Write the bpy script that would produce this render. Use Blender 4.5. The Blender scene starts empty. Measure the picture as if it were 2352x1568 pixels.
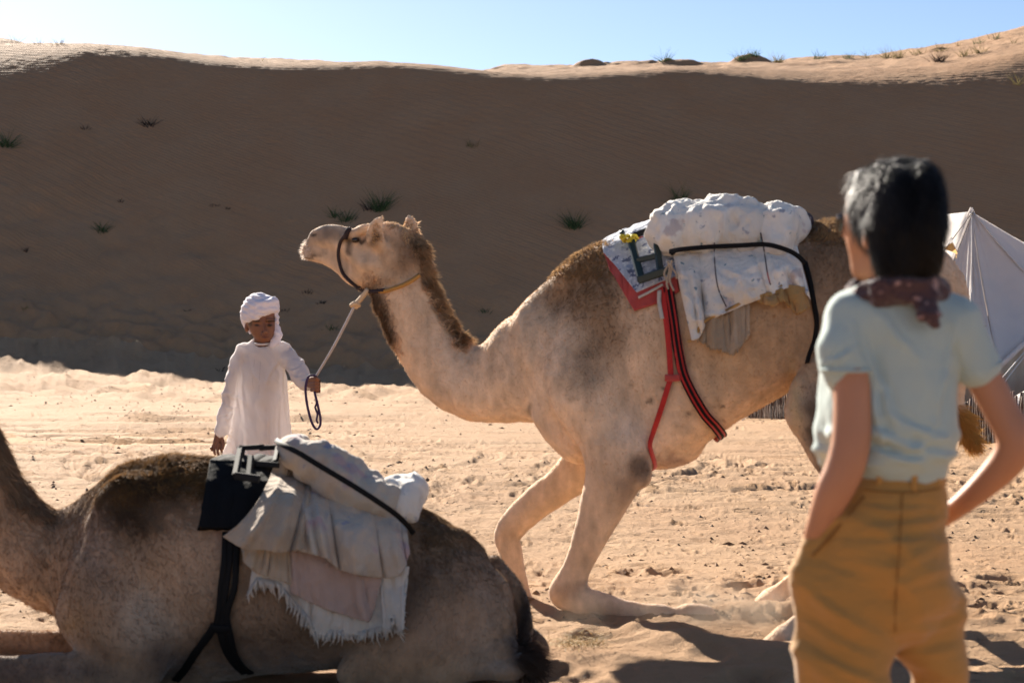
import bpy, math, random
import numpy as np
from mathutils import Vector
from mathutils.bvhtree import BVHTree

rng = np.random.default_rng(7)
random.seed(7)
scene = bpy.context.scene
col = scene.collection

# ------------------------------------------------------------------ camera
F = 3920.0          # focal length in measuring units (frame is 2352 wide)
CU, CV, EYE = 1176.0, 784.0, 1.28
cam_data = bpy.data.cameras.new('camera')
cam_data.sensor_width = 36.0
cam_data.lens = 36.0 * F / 2352.0
cam_data.clip_start = 0.05
cam_data.clip_end = 3000.0
cam_data.dof.use_dof = True
cam_data.dof.focus_distance = 13.0
cam_data.dof.aperture_fstop = 4.4
cam = bpy.data.objects.new('camera', cam_data)
cam.location = (0, 0, EYE)
cam.rotation_euler = (math.radians(90), 0, 0)
col.objects.link(cam)
scene.camera = cam

# ------------------------------------------------------------------ light
SUN_EL, SUN_AZ = math.radians(26.5), math.radians(24.0)   # azimuth: left of straight ahead
sun_dir = Vector((-math.cos(SUN_EL) * math.sin(SUN_AZ), math.cos(SUN_EL) * math.cos(SUN_AZ), math.sin(SUN_EL)))
world = bpy.data.worlds.new('World')
scene.world = world
world.use_nodes = True
wn = world.node_tree
wn.nodes.clear()
sky = wn.nodes.new('ShaderNodeTexSky')
sky.sky_type = 'NISHITA'
sky.sun_disc = False
sky.sun_elevation = SUN_EL
sky.sun_rotation = -SUN_AZ
sky.air_density = 0.6
sky.dust_density = 0.22
sky.ozone_density = 1.0
bgn = wn.nodes.new('ShaderNodeBackground')
bgn.inputs['Strength'].default_value = 0.05
won = wn.nodes.new('ShaderNodeOutputWorld')
wn.links.new(sky.outputs[0], bgn.inputs['Color'])
wn.links.new(bgn.outputs[0], won.inputs['Surface'])

sd = bpy.data.lights.new('sun', 'SUN')
sd.energy = 5.0
sd.angle = math.radians(0.53)
sd.color = (1.0, 0.915, 0.79)
sun = bpy.data.objects.new('sun', sd)
sun.rotation_euler = (-sun_dir).to_track_quat('-Z', 'Y').to_euler()
sun.location = (-30, 60, 60)
col.objects.link(sun)

scene.view_settings.view_transform = 'Standard'
scene.view_settings.look = 'None'
scene.view_settings.gamma = 1.0
scene.view_settings.use_curve_mapping = False
scene.view_settings.exposure = 1.6
scene.render.engine = 'CYCLES'
scene.cycles.max_bounces = 8
scene.cycles.diffuse_bounces = 5
scene.cycles.transparent_max_bounces = 8

# ------------------------------------------------------------------ helpers
def P(u, v, d):
    return np.array([(u - CU) / F * d, d, EYE - (v - CV) / F * d])

def hash3(ix, iy, iz, seed):
    n = (ix.astype(np.int64) * 374761393 + iy.astype(np.int64) * 668265263 + iz.astype(np.int64) * 2147483647 + seed * 144665) & 0xffffffff
    n = ((n ^ (n >> 13)) * 1274126177) & 0xffffffff
    n = ((n ^ (n >> 15)) * 2246822519) & 0xffffffff
    return ((n ^ (n >> 16)) & 0xffff) / 65535.0

def noise3(x, y, z, seed=0):
    x, y, z = np.broadcast_arrays(np.asarray(x, float), np.asarray(y, float), np.asarray(z, float))
    ix, iy, iz = np.floor(x), np.floor(y), np.floor(z)
    fx, fy, fz = x - ix, y - iy, z - iz
    fx = fx * fx * (3 - 2 * fx); fy = fy * fy * (3 - 2 * fy); fz = fz * fz * (3 - 2 * fz)
    r = 0
    for a in (0, 1):
        wa = fx if a else 1 - fx
        for b in (0, 1):
            wb = fy if b else 1 - fy
            for c in (0, 1):
                wc = fz if c else 1 - fz
                r = r + wa * wb * wc * hash3(ix + a, iy + b, iz + c, seed)
    return r * 2 - 1

def noise2(x, y, seed=0):
    x, y = np.broadcast_arrays(np.asarray(x, float), np.asarray(y, float))
    ix, iy = np.floor(x), np.floor(y)
    fx, fy = x - ix, y - iy
    fx = fx * fx * (3 - 2 * fx); fy = fy * fy * (3 - 2 * fy)
    z0 = np.zeros_like(ix)
    r = 0
    for a in (0, 1):
        wa = fx if a else 1 - fx
        for b in (0, 1):
            wb = fy if b else 1 - fy
            r = r + wa * wb * hash3(ix + a, iy + b, z0, seed)
    return r * 2 - 1

def fbm2(x, y, oct=4, seed=0):
    r, a = 0, 1.0
    for i in range(oct):
        r = r + a * noise2(x * 2 ** i + 7.3 * i, y * 2 ** i + 3.1 * i, seed + i); a *= 0.5
    return r

def fbm3(x, y, z, oct=3, seed=0):
    r, a = 0, 1.0
    for i in range(oct):
        r = r + a * noise3(x * 2 ** i + 7.3 * i, y * 2 ** i + 3.1 * i, z * 2 ** i, seed + i); a *= 0.5
    return r

def sstep(a, b, x):
    t = np.clip((x - a) / (b - a), 0, 1)
    return t * t * (3 - 2 * t)

def crom(pts, n):
    """Catmull-Rom resample of an array of control rows to n rows."""
    p = np.asarray(pts, float)
    if len(p) < 2: return p
    q = np.vstack([2 * p[0] - p[1], p, 2 * p[-1] - p[-2]])
    L = np.concatenate([[0], np.cumsum(np.linalg.norm(np.diff(p[:, :3], axis=0), axis=1))])
    s = np.interp(np.linspace(0, L[-1], n), L, np.arange(len(p)))
    i = np.minimum(s.astype(int), len(p) - 2); t = (s - i)[:, None]
    a, b, c, d = q[i], q[i + 1], q[i + 2], q[i + 3]
    return 0.5 * ((2 * b) + (c - a) * t + (2 * a - 5 * b + 4 * c - d) * t ** 2 + (3 * b - a - 3 * c + d) * t ** 3)

# ---- object helpers
def tag(o, label=None, cat=None, group=None, kind=None):
    if label: o['label'] = label
    if cat: o['category'] = cat
    if group: o['group'] = group
    if kind: o['kind'] = kind
    return o

def empty(name, loc, label=None, cat=None, group=None):
    o = bpy.data.objects.new(name, None)
    o.location = [float(c) for c in loc]; o.empty_display_size = 0.1
    col.objects.link(o)
    return tag(o, label, cat, group)

def mesh_obj(name, verts, faces, mat, parent=None, origin=None, smooth=True, attr=None, uv=None):
    """One mesh object. verts are world coordinates; the origin goes to `origin` or the parent's place."""
    v = np.asarray(verts, float).reshape(-1, 3)
    if parent is not None:
        o0 = np.array(parent['_org'] if '_org' in parent else parent.location)
    else:
        o0 = np.array(origin if origin is not None else [v[:, 0].mean(), v[:, 1].mean(), v[:, 2].min()])
    me = bpy.data.meshes.new(name)
    fl = np.asarray(faces) if not isinstance(faces, list) else None
    vv = (v - o0).astype(np.float32)
    if fl is not None and fl.ndim == 2:
        n, k = fl.shape
        me.vertices.add(len(vv)); me.vertices.foreach_set('co', vv.ravel())
        me.loops.add(n * k); me.loops.foreach_set('vertex_index', fl.astype(np.int32).ravel())
        me.polygons.add(n)
        me.polygons.foreach_set('loop_start', np.arange(0, n * k, k, dtype=np.int32))
        me.update(calc_edges=True)
    else:
        me.from_pydata([tuple(map(float, p)) for p in vv], [], [tuple(int(i) for i in f) for f in faces])
        me.update()
    if smooth:
        me.polygons.foreach_set('use_smooth', np.ones(len(me.polygons), bool))
    if attr is not None:
        for nm, a in attr.items():
            a = np.asarray(a, np.float32)
            if a.ndim == 2:
                at = me.color_attributes.new(nm, 'FLOAT_COLOR', 'POINT')
                c4 = np.ones((len(a), 4), np.float32); c4[:, :3] = a[:, :3]
                at.data.foreach_set('color', c4.ravel())
            else:
                at = me.attributes.new(nm, 'FLOAT', 'POINT'); at.data.foreach_set('value', a)
    if uv is not None:
        ul = me.uv_layers.new(name='uv')
        li = np.zeros(len(me.loops), np.int32); me.loops.foreach_get('vertex_index', li)
        ul.data.foreach_set('uv', np.asarray(uv, np.float32)[li].ravel())
    me.validate()
    if mat is not None:
        for m in (mat if isinstance(mat, (list, tuple)) else [mat]): me.materials.append(m)
    o = bpy.data.objects.new(name, me)
    col.objects.link(o)
    if parent is None:
        o.location = [float(c) for c in o0]
    else:
        o.parent = parent
    o['_org'] = [float(c) for c in o0]
    return o

# ---- implicit-surface modeller (smooth unions meshed with surface nets)
class Vol:
    def __init__(s, lo, hi, h):
        s.h = h; s.lo = np.array(lo, float)
        s.n = np.ceil((np.array(hi) - s.lo) / h).astype(int) + 1
        s.f = np.full(tuple(s.n), 0.5, np.float32)
    def box(s, a, b):
        i0 = np.clip(np.floor((a - s.lo) / s.h).astype(int), 0, s.n - 1)
        i1 = np.clip(np.ceil((b - s.lo) / s.h).astype(int) + 1, 1, s.n)
        i1 = np.maximum(i1, i0 + 1)
        sl = tuple(slice(p, q) for p, q in zip(i0, i1))
        ax = [s.lo[k] + s.h * np.arange(i0[k], i1[k]) for k in range(3)]
        return sl, ax[0][:, None, None], ax[1][None, :, None], ax[2][None, None, :]
    def merge(s, sl, d, k, op='add'):
        a = s.f[sl]
        if op == 'sub':
            d = -d
            h = np.clip(0.5 - 0.5 * (a - d) / k, 0, 1)   # smooth max
            s.f[sl] = a * (1 - h) + d * h + k * h * (1 - h)
        else:
            if k <= 0: s.f[sl] = np.minimum(a, d); return
            h = np.clip(0.5 + 0.5 * (a - d) / k, 0, 1)
            s.f[sl] = a * (1 - h) + d * h - k * h * (1 - h)
    def chain(s, pts, k=0.03, ay=1.0, step=None, op='add'):
        """pts rows: x,y,z,r ; ay squeezes the section along y (depth)."""
        p = np.asarray(pts, float)
        L = np.linalg.norm(np.diff(p[:, :3], axis=0), axis=1).sum() if len(p) > 1 else 0
        if len(p) > 1:
            p = crom(p, max(len(p), int(L / (step or max(0.012, p[:, 3].mean() * 0.45))) + 2))
            p[:, 3] = np.maximum(p[:, 3], 0.002)
        m = k + 3 * s.h
        ry = p[:, 3:4] * np.array([[1, max(ay, 1e-3), 1]])
        rm = p[:, 3].max() * np.array([1, max(ay, 1e-3), 1]) + m + 2 * s.h
        sl, X, Y, Z = s.box(p[:, :3].min(0) - rm, p[:, :3].max(0) + rm)
        T = np.full(np.broadcast_shapes(X.shape, Y.shape, Z.shape), 0.5, np.float32)
        base = [x.start for x in sl]
        q = p if len(p) > 1 else np.vstack([p, p])
        for a, b in zip(q[:-1], q[1:]):
            r = max(a[3], b[3]); rr = np.array([r, r * ay, r])
            ss, x, y, z = s.box(np.minimum(a[:3], b[:3]) - rr - m, np.maximum(a[:3], b[:3]) + rr + m)
            tl = tuple(slice(w.start - bb, w.stop - bb) for w, bb in zip(ss, base))
            ab = (b - a)[:3].copy(); ab[1] /= ay
            L2 = (ab ** 2).sum() + 1e-12
            px, py, pz = x - a[0], (y - a[1]) / ay, z - a[2]
            t = np.clip((px * ab[0] + py * ab[1] + pz * ab[2]) / L2, 0, 1)
            d = np.sqrt((px - t * ab[0]) ** 2 + (py - t * ab[1]) ** 2 + (pz - t * ab[2]) ** 2) - (a[3] + (b[3] - a[3]) * t)
            T[tl] = np.minimum(T[tl], d)
        s.merge(sl, T, k, op)
    def ell(s, c, r, k=0.03, R=None, op='add'):
        """ellipsoid, R: 3x3 rotation (columns = axes)"""
        c = np.asarray(c, float); r = np.asarray(r, float); m = r.max() + k + 3 * s.h
        sl, X, Y, Z = s.box(c - m, c + m)
        px, py, pz = X - c[0], Y - c[1], Z - c[2]
        if R is not None:
            qx = px * R[0][0] + py * R[1][0] + pz * R[2][0]
            qy = px * R[0][1] + py * R[1][1] + pz * R[2][1]
            qz = px * R[0][2] + py * R[1][2] + pz * R[2][2]
        else: qx, qy, qz = px, py, pz
        k0 = np.sqrt((qx / r[0]) ** 2 + (qy / r[1]) ** 2 + (qz / r[2]) ** 2)
        k1 = np.sqrt((qx / r[0] ** 2) ** 2 + (qy / r[1] ** 2) ** 2 + (qz / r[2] ** 2) ** 2) + 1e-9
        s.merge(sl, k0 * (k0 - 1) / k1, k, op)
    def loft(s, rows, k=0.03, e=2.2):
        """rows: x, yc, ztop, zbot, halfwidth - a trunk given by its side profile"""
        p = np.asarray(rows, float); p = p[np.argsort(p[:, 0])]
        m = k + 3 * s.h
        lo = np.array([p[0, 0], (p[:, 1] - p[:, 4]).min(), p[:, 3].min()]) - m
        hi = np.array([p[-1, 0], (p[:, 1] + p[:, 4]).max(), p[:, 2].max()]) + m
        sl, X, Y, Z = s.box(lo, hi)
        xs = X[:, 0, 0]
        fine = crom(p, 80); fx = np.maximum.accumulate(fine[:, 0] + np.arange(80) * 1e-7)
        g = [np.interp(xs, fx, fine[:, j]) for j in range(1, 5)]
        yc, zt, zb, w = g
        hz = np.maximum((zt - zb) / 2, 0.004); w = np.maximum(w, 0.004); zc = (zt + zb) / 2
        A = lambda a: a[:, None, None]
        d = (np.abs((Z - A(zc)) / A(hz)) ** e + np.abs((Y - A(yc)) / A(w)) ** e) ** (1 / e) - 1
        d = d * A(np.minimum(hz, w))
        over = np.maximum(np.maximum(fx[0] - xs, xs - fx[-1]), 0)
        d = np.sqrt(np.maximum(d, 0) ** 2 + A(over) ** 2) + np.minimum(d, 0) * (A(over) <= 0)
        s.merge(sl, d.astype(np.float32), k)
    def mesh(s):
        f = s.f; h = s.h
        sg = f < 0
        c = [sg[a:a + sg.shape[0] - 1 or None, b:b + sg.shape[1] - 1 or None, d:d + sg.shape[2] - 1 or None]
             for a in (0, 1) for b in (0, 1) for d in (0, 1)]
        c = [x[:sg.shape[0] - 1, :sg.shape[1] - 1, :sg.shape[2] - 1] for x in c]
        n = sum(x.astype(np.int8) for x in c)
        cell = (n > 0) & (n < 8)
        idx = np.argwhere(cell)
        vid = np.full(cell.shape, -1, np.int32); vid[cell] = np.arange(len(idx))
        acc = np.zeros((len(idx), 3)); cnt = np.zeros(len(idx))
        offs = [(a, b, d) for a in (0, 1) for b in (0, 1) for d in (0, 1)]
        g = {o: f[idx[:, 0] + o[0], idx[:, 1] + o[1], idx[:, 2] + o[2]].astype(float) for o in offs}
        for o in offs:
            for ax in range(3):
                if o[ax] == 0:
                    o2 = list(o); o2[ax] = 1; o2 = tuple(o2)
                    a, b = g[o], g[o2]; cr = (a < 0) != (b < 0)
                    t = np.where(cr, a / np.where(cr, a - b, 1), 0)
                    p = np.array(o, float)[None, :].repeat(len(idx), 0); p[:, ax] += t
                    acc[cr] += p[cr]; cnt[cr] += 1
        V = s.lo + h * (idx + acc / cnt[:, None])
        Fs = []
        for ax in range(3):
            a1, a2 = (ax + 1) % 3, (ax + 2) % 3
            sh = list(sg.shape)
            s0 = [slice(0, x) for x in sh]; s1 = [slice(0, x) for x in sh]
            s0[ax] = slice(0, sh[ax] - 1); s1[ax] = slice(1, sh[ax])
            A, B = sg[tuple(s0)], sg[tuple(s1)]
            e = np.argwhere(A != B)
            e = e[(e[:, a1] > 0) & (e[:, a2] > 0) & (e[:, a1] < sh[a1] - 1) & (e[:, a2] < sh[a2] - 1)]
            ins = A[e[:, 0], e[:, 1], e[:, 2]]
            def q(d1, d2):
                w = e.copy(); w[:, a1] -= d1; w[:, a2] -= d2
                return vid[w[:, 0], w[:, 1], w[:, 2]]
            Q = np.stack([q(1, 1), q(0, 1), q(0, 0), q(1, 0)], 1)
            Q[~ins] = Q[~ins][:, ::-1]
            Fs.append(Q)
        return V, np.vstack(Fs)

def normals(V, Fc):
    Fc = np.asarray(Fc)
    a, b, c = V[Fc[:, 0]], V[Fc[:, 1]], V[Fc[:, 2]]
    n = np.cross(b - a, c - a)
    if Fc.shape[1] == 4: n = n + np.cross(c - a, V[Fc[:, 3]] - a)
    N = np.zeros_like(V)
    for j in range(Fc.shape[1]): 
        for k in range(3): N[:, k] += np.bincount(Fc[:, j], n[:, k], len(V))
    return N / (np.linalg.norm(N, axis=1, keepdims=True) + 1e-12)

def smooth_mesh(V, Fc, it=1, w=0.5):
    Fc = np.asarray(Fc); k = Fc.shape[1]
    for _ in range(it):
        S = np.zeros_like(V); C = np.zeros(len(V))
        for j in range(k):
            a, b = Fc[:, j], Fc[:, (j + 1) % k]
            for x, y in ((a, b), (b, a)):
                C += np.bincount(x, minlength=len(V))
                for q in range(3): S[:, q] += np.bincount(x, V[y, q], len(V))
        V = V + w * (S / np.maximum(C, 1)[:, None] - V)
    return V

def tube(pts, r, n=8, closed=False, res=None, twist=0.0):
    """round tube along pts (rows xyz [r]); returns verts, faces"""
    p = np.asarray(pts, float)
    if p.shape[1] == 3: p = np.hstack([p, np.full((len(p), 1), r)])
    if res: p = crom(p, res)
    T = np.gradient(p[:, :3], axis=0)
    T /= np.linalg.norm(T, axis=1, keepdims=True) + 1e-12
    up = np.array([0.13, 0.9, 0.3]); up /= np.linalg.norm(up)
    V = []; a = np.cross(T[0], up); a /= np.linalg.norm(a)
    for i in range(len(p)):
        a = a - T[i] * a.dot(T[i]); a /= np.linalg.norm(a) + 1e-12
        b = np.cross(T[i], a)
        th = np.linspace(0, 2 * np.pi, n, endpoint=False) + twist * i
        V.append(p[i, :3] + p[i, 3] * (np.cos(th)[:, None] * a + np.sin(th)[:, None] * b))
    V = np.vstack(V); Fs = []
    m = len(p)
    for i in range(m - 1):
        for j in range(n):
            Fs.append((i * n + j, i * n + (j + 1) % n, (i + 1) * n + (j + 1) % n, (i + 1) * n + j))
    Fs.append(tuple(range(n))[::-1]); Fs.append(tuple(range((m - 1) * n, m * n)))
    return V, Fs

def join(parts):
    V, Fs, o = [], [], 0
    for v, f in parts:
        V.append(v); Fs += [tuple(i + o for i in q) for q in (f.tolist() if isinstance(f, np.ndarray) else f)]; o += len(v)
    return np.vstack(V), Fs

def rbox(a, b, w, t, up=(0, 1, 0)):
    """bar from a to b with section w x t, slightly chamfered"""
    a = np.array(a, float); b = np.array(b, float); T = b - a; L = np.linalg.norm(T); T /= L
    up = np.array(up, float); x = np.cross(T, up); x /= np.linalg.norm(x); y = np.cross(x, T)
    c = 0.18 * min(w, t)
    prof = [(-w/2 + c, -t/2), (w/2 - c, -t/2), (w/2, -t/2 + c), (w/2, t/2 - c), (w/2 - c, t/2), (-w/2 + c, t/2), (-w/2, t/2 - c), (-w/2, -t/2 + c)]
    V = np.array([q + px * x + py * y for q in (a, b) for px, py in prof])
    Fs = [(i, (i + 1) % 8, 8 + (i + 1) % 8, 8 + i) for i in range(8)] + [tuple(range(8))[::-1], tuple(range(8, 16))]
    return V, Fs

# ------------------------------------------------------------------ materials
def mat(name, color=(0.5, 0.5, 0.5), rough=0.8, attr=None, bump=None, var=None, trans=0.0, spec=0.3, sheen=0.0, metal=0.0, obj_coords=True, fleck=None, sss=0.0):
    """attr: colour attribute to use; bump: list of (scale, strength, distance, stretch); var: (scale, amount)
    fleck: (scale, threshold, color) small coloured marks; trans: share of translucent light"""
    m = bpy.data.materials.new(name); m.use_nodes = True
    nt = m.node_tree; N = nt.nodes; L = nt.links; N.clear()
    out = N.new('ShaderNodeOutputMaterial'); b = N.new('ShaderNodeBsdfPrincipled')
    b.inputs['Roughness'].default_value = rough
    b.inputs['Specular IOR Level'].default_value = spec
    b.inputs['Metallic'].default_value = metal
    b.inputs['Sheen Weight'].default_value = sheen
    if sss:
        b.inputs['Subsurface Weight'].default_value = sss
        b.inputs['Subsurface Radius'].default_value = (0.02, 0.008, 0.004)
        b.inputs['Subsurface Scale'].default_value = 0.6
    tc = N.new('ShaderNodeTexCoord')
    if attr:
        a = N.new('ShaderNodeVertexColor'); a.layer_name = attr; c = a.outputs['Color']
    else:
        r = N.new('ShaderNodeRGB'); r.outputs[0].default_value = (*color, 1); c = r.outputs[0]
    if var:
        nz = N.new('ShaderNodeTexNoise'); nz.inputs['Scale'].default_value = var[0]; nz.inputs['Detail'].default_value = 5
        nz.inputs['Roughness'].default_value = 0.65
        L.new(tc.outputs['Object'], nz.inputs['Vector'])
        mr = N.new('ShaderNodeMapRange'); mr.inputs[1].default_value = 0.25; mr.inputs[2].default_value = 0.75
        mr.inputs[3].default_value = 1 - var[1]; mr.inputs[4].default_value = 1 + var[1]
        L.new(nz.outputs['Fac'], mr.inputs[0])
        mx = N.new('ShaderNodeVectorMath'); mx.operation = 'SCALE'
        L.new(c, mx.inputs[0]); L.new(mr.outputs[0], mx.inputs['Scale']); c = mx.outputs[0]
    if fleck:
        for fs, th, fc in fleck:
            nz = N.new('ShaderNodeTexNoise'); nz.inputs['Scale'].default_value = fs; nz.inputs['Detail'].default_value = 3
            L.new(tc.outputs['Object'], nz.inputs['Vector'])
            mr = N.new('ShaderNodeMapRange'); mr.inputs[1].default_value = th; mr.inputs[2].default_value = th + 0.04
            L.new(nz.outputs['Fac'], mr.inputs[0])
            mx = N.new('ShaderNodeMix'); mx.data_type = 'RGBA'
            L.new(mr.outputs[0], mx.inputs[0]); L.new(c, mx.inputs[6]); mx.inputs[7].default_value = (*fc, 1); c = mx.outputs[2]
    L.new(c, b.inputs['Base Color'])
    prev = None
    for bp in (bump or []):
        sc, st, dist, stretch = bp
        mp = N.new('ShaderNodeMapping'); mp.inputs['Scale'].default_value = stretch
        L.new(tc.outputs['Object'], mp.inputs['Vector'])
        nz = N.new('ShaderNodeTexNoise'); nz.inputs['Scale'].default_value = sc; nz.inputs['Detail'].default_value = 4
        L.new(mp.outputs[0], nz.inputs['Vector'])
        bm = N.new('ShaderNodeBump'); bm.inputs['Strength'].default_value = st; bm.inputs['Distance'].default_value = dist
        L.new(nz.outputs['Fac'], bm.inputs['Height'])
        if prev: L.new(prev, bm.inputs['Normal'])
        prev = bm.outputs[0]
    if prev: L.new(prev, b.inputs['Normal'])
    sh = b.outputs[0]
    if trans > 0:
        t = N.new('ShaderNodeBsdfTranslucent'); L.new(c, t.inputs['Color'])
        if prev: L.new(prev, t.inputs['Normal'])
        mx = N.new('ShaderNodeMixShader'); mx.inputs[0].default_value = trans
        L.new(sh, mx.inputs[1]); L.new(t.outputs[0], mx.inputs[2]); sh = mx.outputs[0]
    L.new(sh, out.inputs['Surface'])
    return m
# ------------------------------------------------------------------ sand
def sand_mat(name, ripple, ripple2=0.0, base=(0.40, 0.25, 0.14)):
    m = bpy.data.materials.new(name); m.use_nodes = True
    nt = m.node_tree; N = nt.nodes; L = nt.links; N.clear()
    out = N.new('ShaderNodeOutputMaterial'); b = N.new('ShaderNodeBsdfPrincipled')
    b.inputs['Roughness'].default_value = 0.9; b.inputs['Specular IOR Level'].default_value = 0.15
    tc = N.new('ShaderNodeTexCoord')
    def nz(s, d=5, r=0.6, vec=None):
        n = N.new('ShaderNodeTexNoise'); n.inputs['Scale'].default_value = s; n.inputs['Detail'].default_value = d
        n.inputs['Roughness'].default_value = r; L.new(vec or tc.outputs['Object'], n.inputs['Vector']); return n.outputs['Fac']
    def mrange(x, a, b_, c, d):
        r = N.new('ShaderNodeMapRange'); 
        for i, vv in enumerate((a, b_, c, d)): r.inputs[i + 1].default_value = vv
        L.new(x, r.inputs[0]); return r.outputs[0]
    def mul(x, y):
        r = N.new('ShaderNodeMath'); r.operation = 'MULTIPLY'; L.new(x, r.inputs[0]); L.new(y, r.inputs[1]); return r.outputs[0]
    f = mul(mrange(nz(0.2), 0.3, 0.7, 0.97, 1.03), mrange(nz(7.0, 6, 0.7), 0.3, 0.7, 0.95, 1.05))
    f = mul(f, mrange(nz(260.0, 2), 0.3, 0.7, 0.88, 1.12))
    rgb = N.new('ShaderNodeMix'); rgb.data_type = 'RGBA'
    rgb.inputs[6].default_value = (*base, 1); rgb.inputs[7].default_value = (base[0] * 0.97, base[1] * 0.92, base[2] * 0.88, 1)
    L.new(mrange(nz(0.5, 3), 0.35, 0.65, 0, 1), rgb.inputs[0])
    sc = N.new('ShaderNodeVectorMath'); sc.operation = 'SCALE'; L.new(rgb.outputs[2], sc.inputs[0]); L.new(f, sc.inputs['Scale'])
    L.new(sc.outputs[0], b.inputs['Base Color'])
    prev = None
    def bump(h, st, dist):
        nonlocal prev
        bm = N.new('ShaderNodeBump'); bm.inputs['Strength'].default_value = st; bm.inputs['Distance'].default_value = dist
        L.new(h, bm.inputs['Height'])
        if prev: L.new(prev, bm.inputs['Normal'])
        prev = bm.outputs[0]
    if ripple:
        # wind ripples: bands that follow the wind, bent and broken by noise
        mp = N.new('ShaderNodeMapping'); mp.inputs['Rotation'].default_value = (0, 0, math.radians(-62))
        L.new(tc.outputs['Object'], mp.inputs['Vector'])
        sx = N.new('ShaderNodeSeparateXYZ'); L.new(tc.outputs['Object'], sx.inputs[0]); zmask = mrange(sx.outputs['Z'], 0.4, 3.5, 0.0, 1.0)
        for wl, st, dist, dsc, ns in ((0.13, 0.6, 0.018, 0.5, 0.3), (0.33, 0.4, 0.045, 0.35, 0.11)):
            w = N.new('ShaderNodeTexWave'); w.wave_type = 'BANDS'; w.bands_direction = 'X'; w.wave_profile = 'SIN'
            w.inputs['Scale'].default_value = 0.314 / wl / 1.0
            w.inputs['Distortion'].default_value = 5.0; w.inputs['Detail'].default_value = 2.0
            w.inputs['Detail Scale'].default_value = dsc; w.inputs['Detail Roughness'].default_value = 0.45
            L.new(mp.outputs[0], w.inputs['Vector'])
            h = mul(mul(w.outputs['Fac'], mrange(nz(ns, 2), 0.38, 0.62, 0.25 if wl < 0.2 else 0.0, 1.0)), zmask)
            bump(h, st * ripple, dist)
    bump(nz(5.0, 6, 0.7), 0.5, 0.05)
    if not ripple:
        mp2 = N.new('ShaderNodeMapping'); mp2.inputs['Scale'].default_value = (1, 2.2, 1); L.new(tc.outputs['Object'], mp2.inputs['Vector'])
        vo = N.new('ShaderNodeTexVoronoi'); vo.inputs['Scale'].default_value = 5.5; vo.inputs['Randomness'].default_value = 1.0
        wv_ = N.new('ShaderNodeVectorMath'); wv_.operation = 'ADD'; nzc = N.new('ShaderNodeTexNoise'); nzc.inputs['Scale'].default_value = 9.0; nzc.inputs['Detail'].default_value = 4
        L.new(tc.outputs['Object'], nzc.inputs['Vector']); s3 = N.new('ShaderNodeVectorMath'); s3.operation = 'SCALE'; s3.inputs['Scale'].default_value = 0.5
        L.new(nzc.outputs['Color'], s3.inputs[0]); L.new(mp2.outputs[0], wv_.inputs[0]); L.new(s3.outputs[0], wv_.inputs[1]); L.new(wv_.outputs[0], vo.inputs['Vector'])
        pit = mul(mrange(vo.outputs['Distance'], 0.05, 0.32, -1.0, 0.0), mrange(nz(0.9, 3, .6), 0.42, 0.62, 0.0, 1.0))
        bump(pit, 1.0, 0.04)
    bump(nz(38.0, 6, 0.8), 0.8, 0.02)
    L.new(prev, b.inputs['Normal'])
    L.new(b.outputs[0], out.inputs['Surface'])
    return m

SLOPE = math.tan(math.radians(36.5)); TOE = 48.2
_vs = np.array([(-900, 150), (-300, 130), (-120, 122), (0, 108), (60, 102), (200, 97), (330, 105), (470, 125), (600, 140), (700, 141), (870, 138), (1000, 147), (1130, 161),
                (1250, 166), (1400, 158), (1550, 148), (1650, 151), (1800, 157), (1900, 157), (2050, 154), (2153, 150), (2261, 136), (2352, 118), (2600, 90), (3300, 120)], float)
_ks = np.array([(-900, 0.7), (0, 0.7), (80, 0.5), (190, 0.2), (330, 0.12), (700, 0.10), (1900, 0.10), (2150, 0.2), (2260, 0.4), (2352, 0.5), (3300, 0.5)], float)
_vb = np.array([(-900, 90), (-300, 70), (0, 90), (50, 96), (120, 130), (560, 140), (640, 136), (740, 140), (900, 170), (1080, 170), (1150, 151), (1300, 150), (1450, 143), (1640, 142), (1829, 137),
                (2027, 128), (2120, 113), (2189, 104), (2270, 82), (2352, 58), (2500, 25), (3300, -60)], float)

def base_z(x, y):
    left = np.clip((-1.5 - x) / 13.0, 0, 1.1)
    z = 0.42 * sstep(26, 47, y) * left + 0.04
    z = z + 0.05 * noise2(x * 0.23, y * 0.2, 3) * sstep(9, 16, y)
    return z

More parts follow.
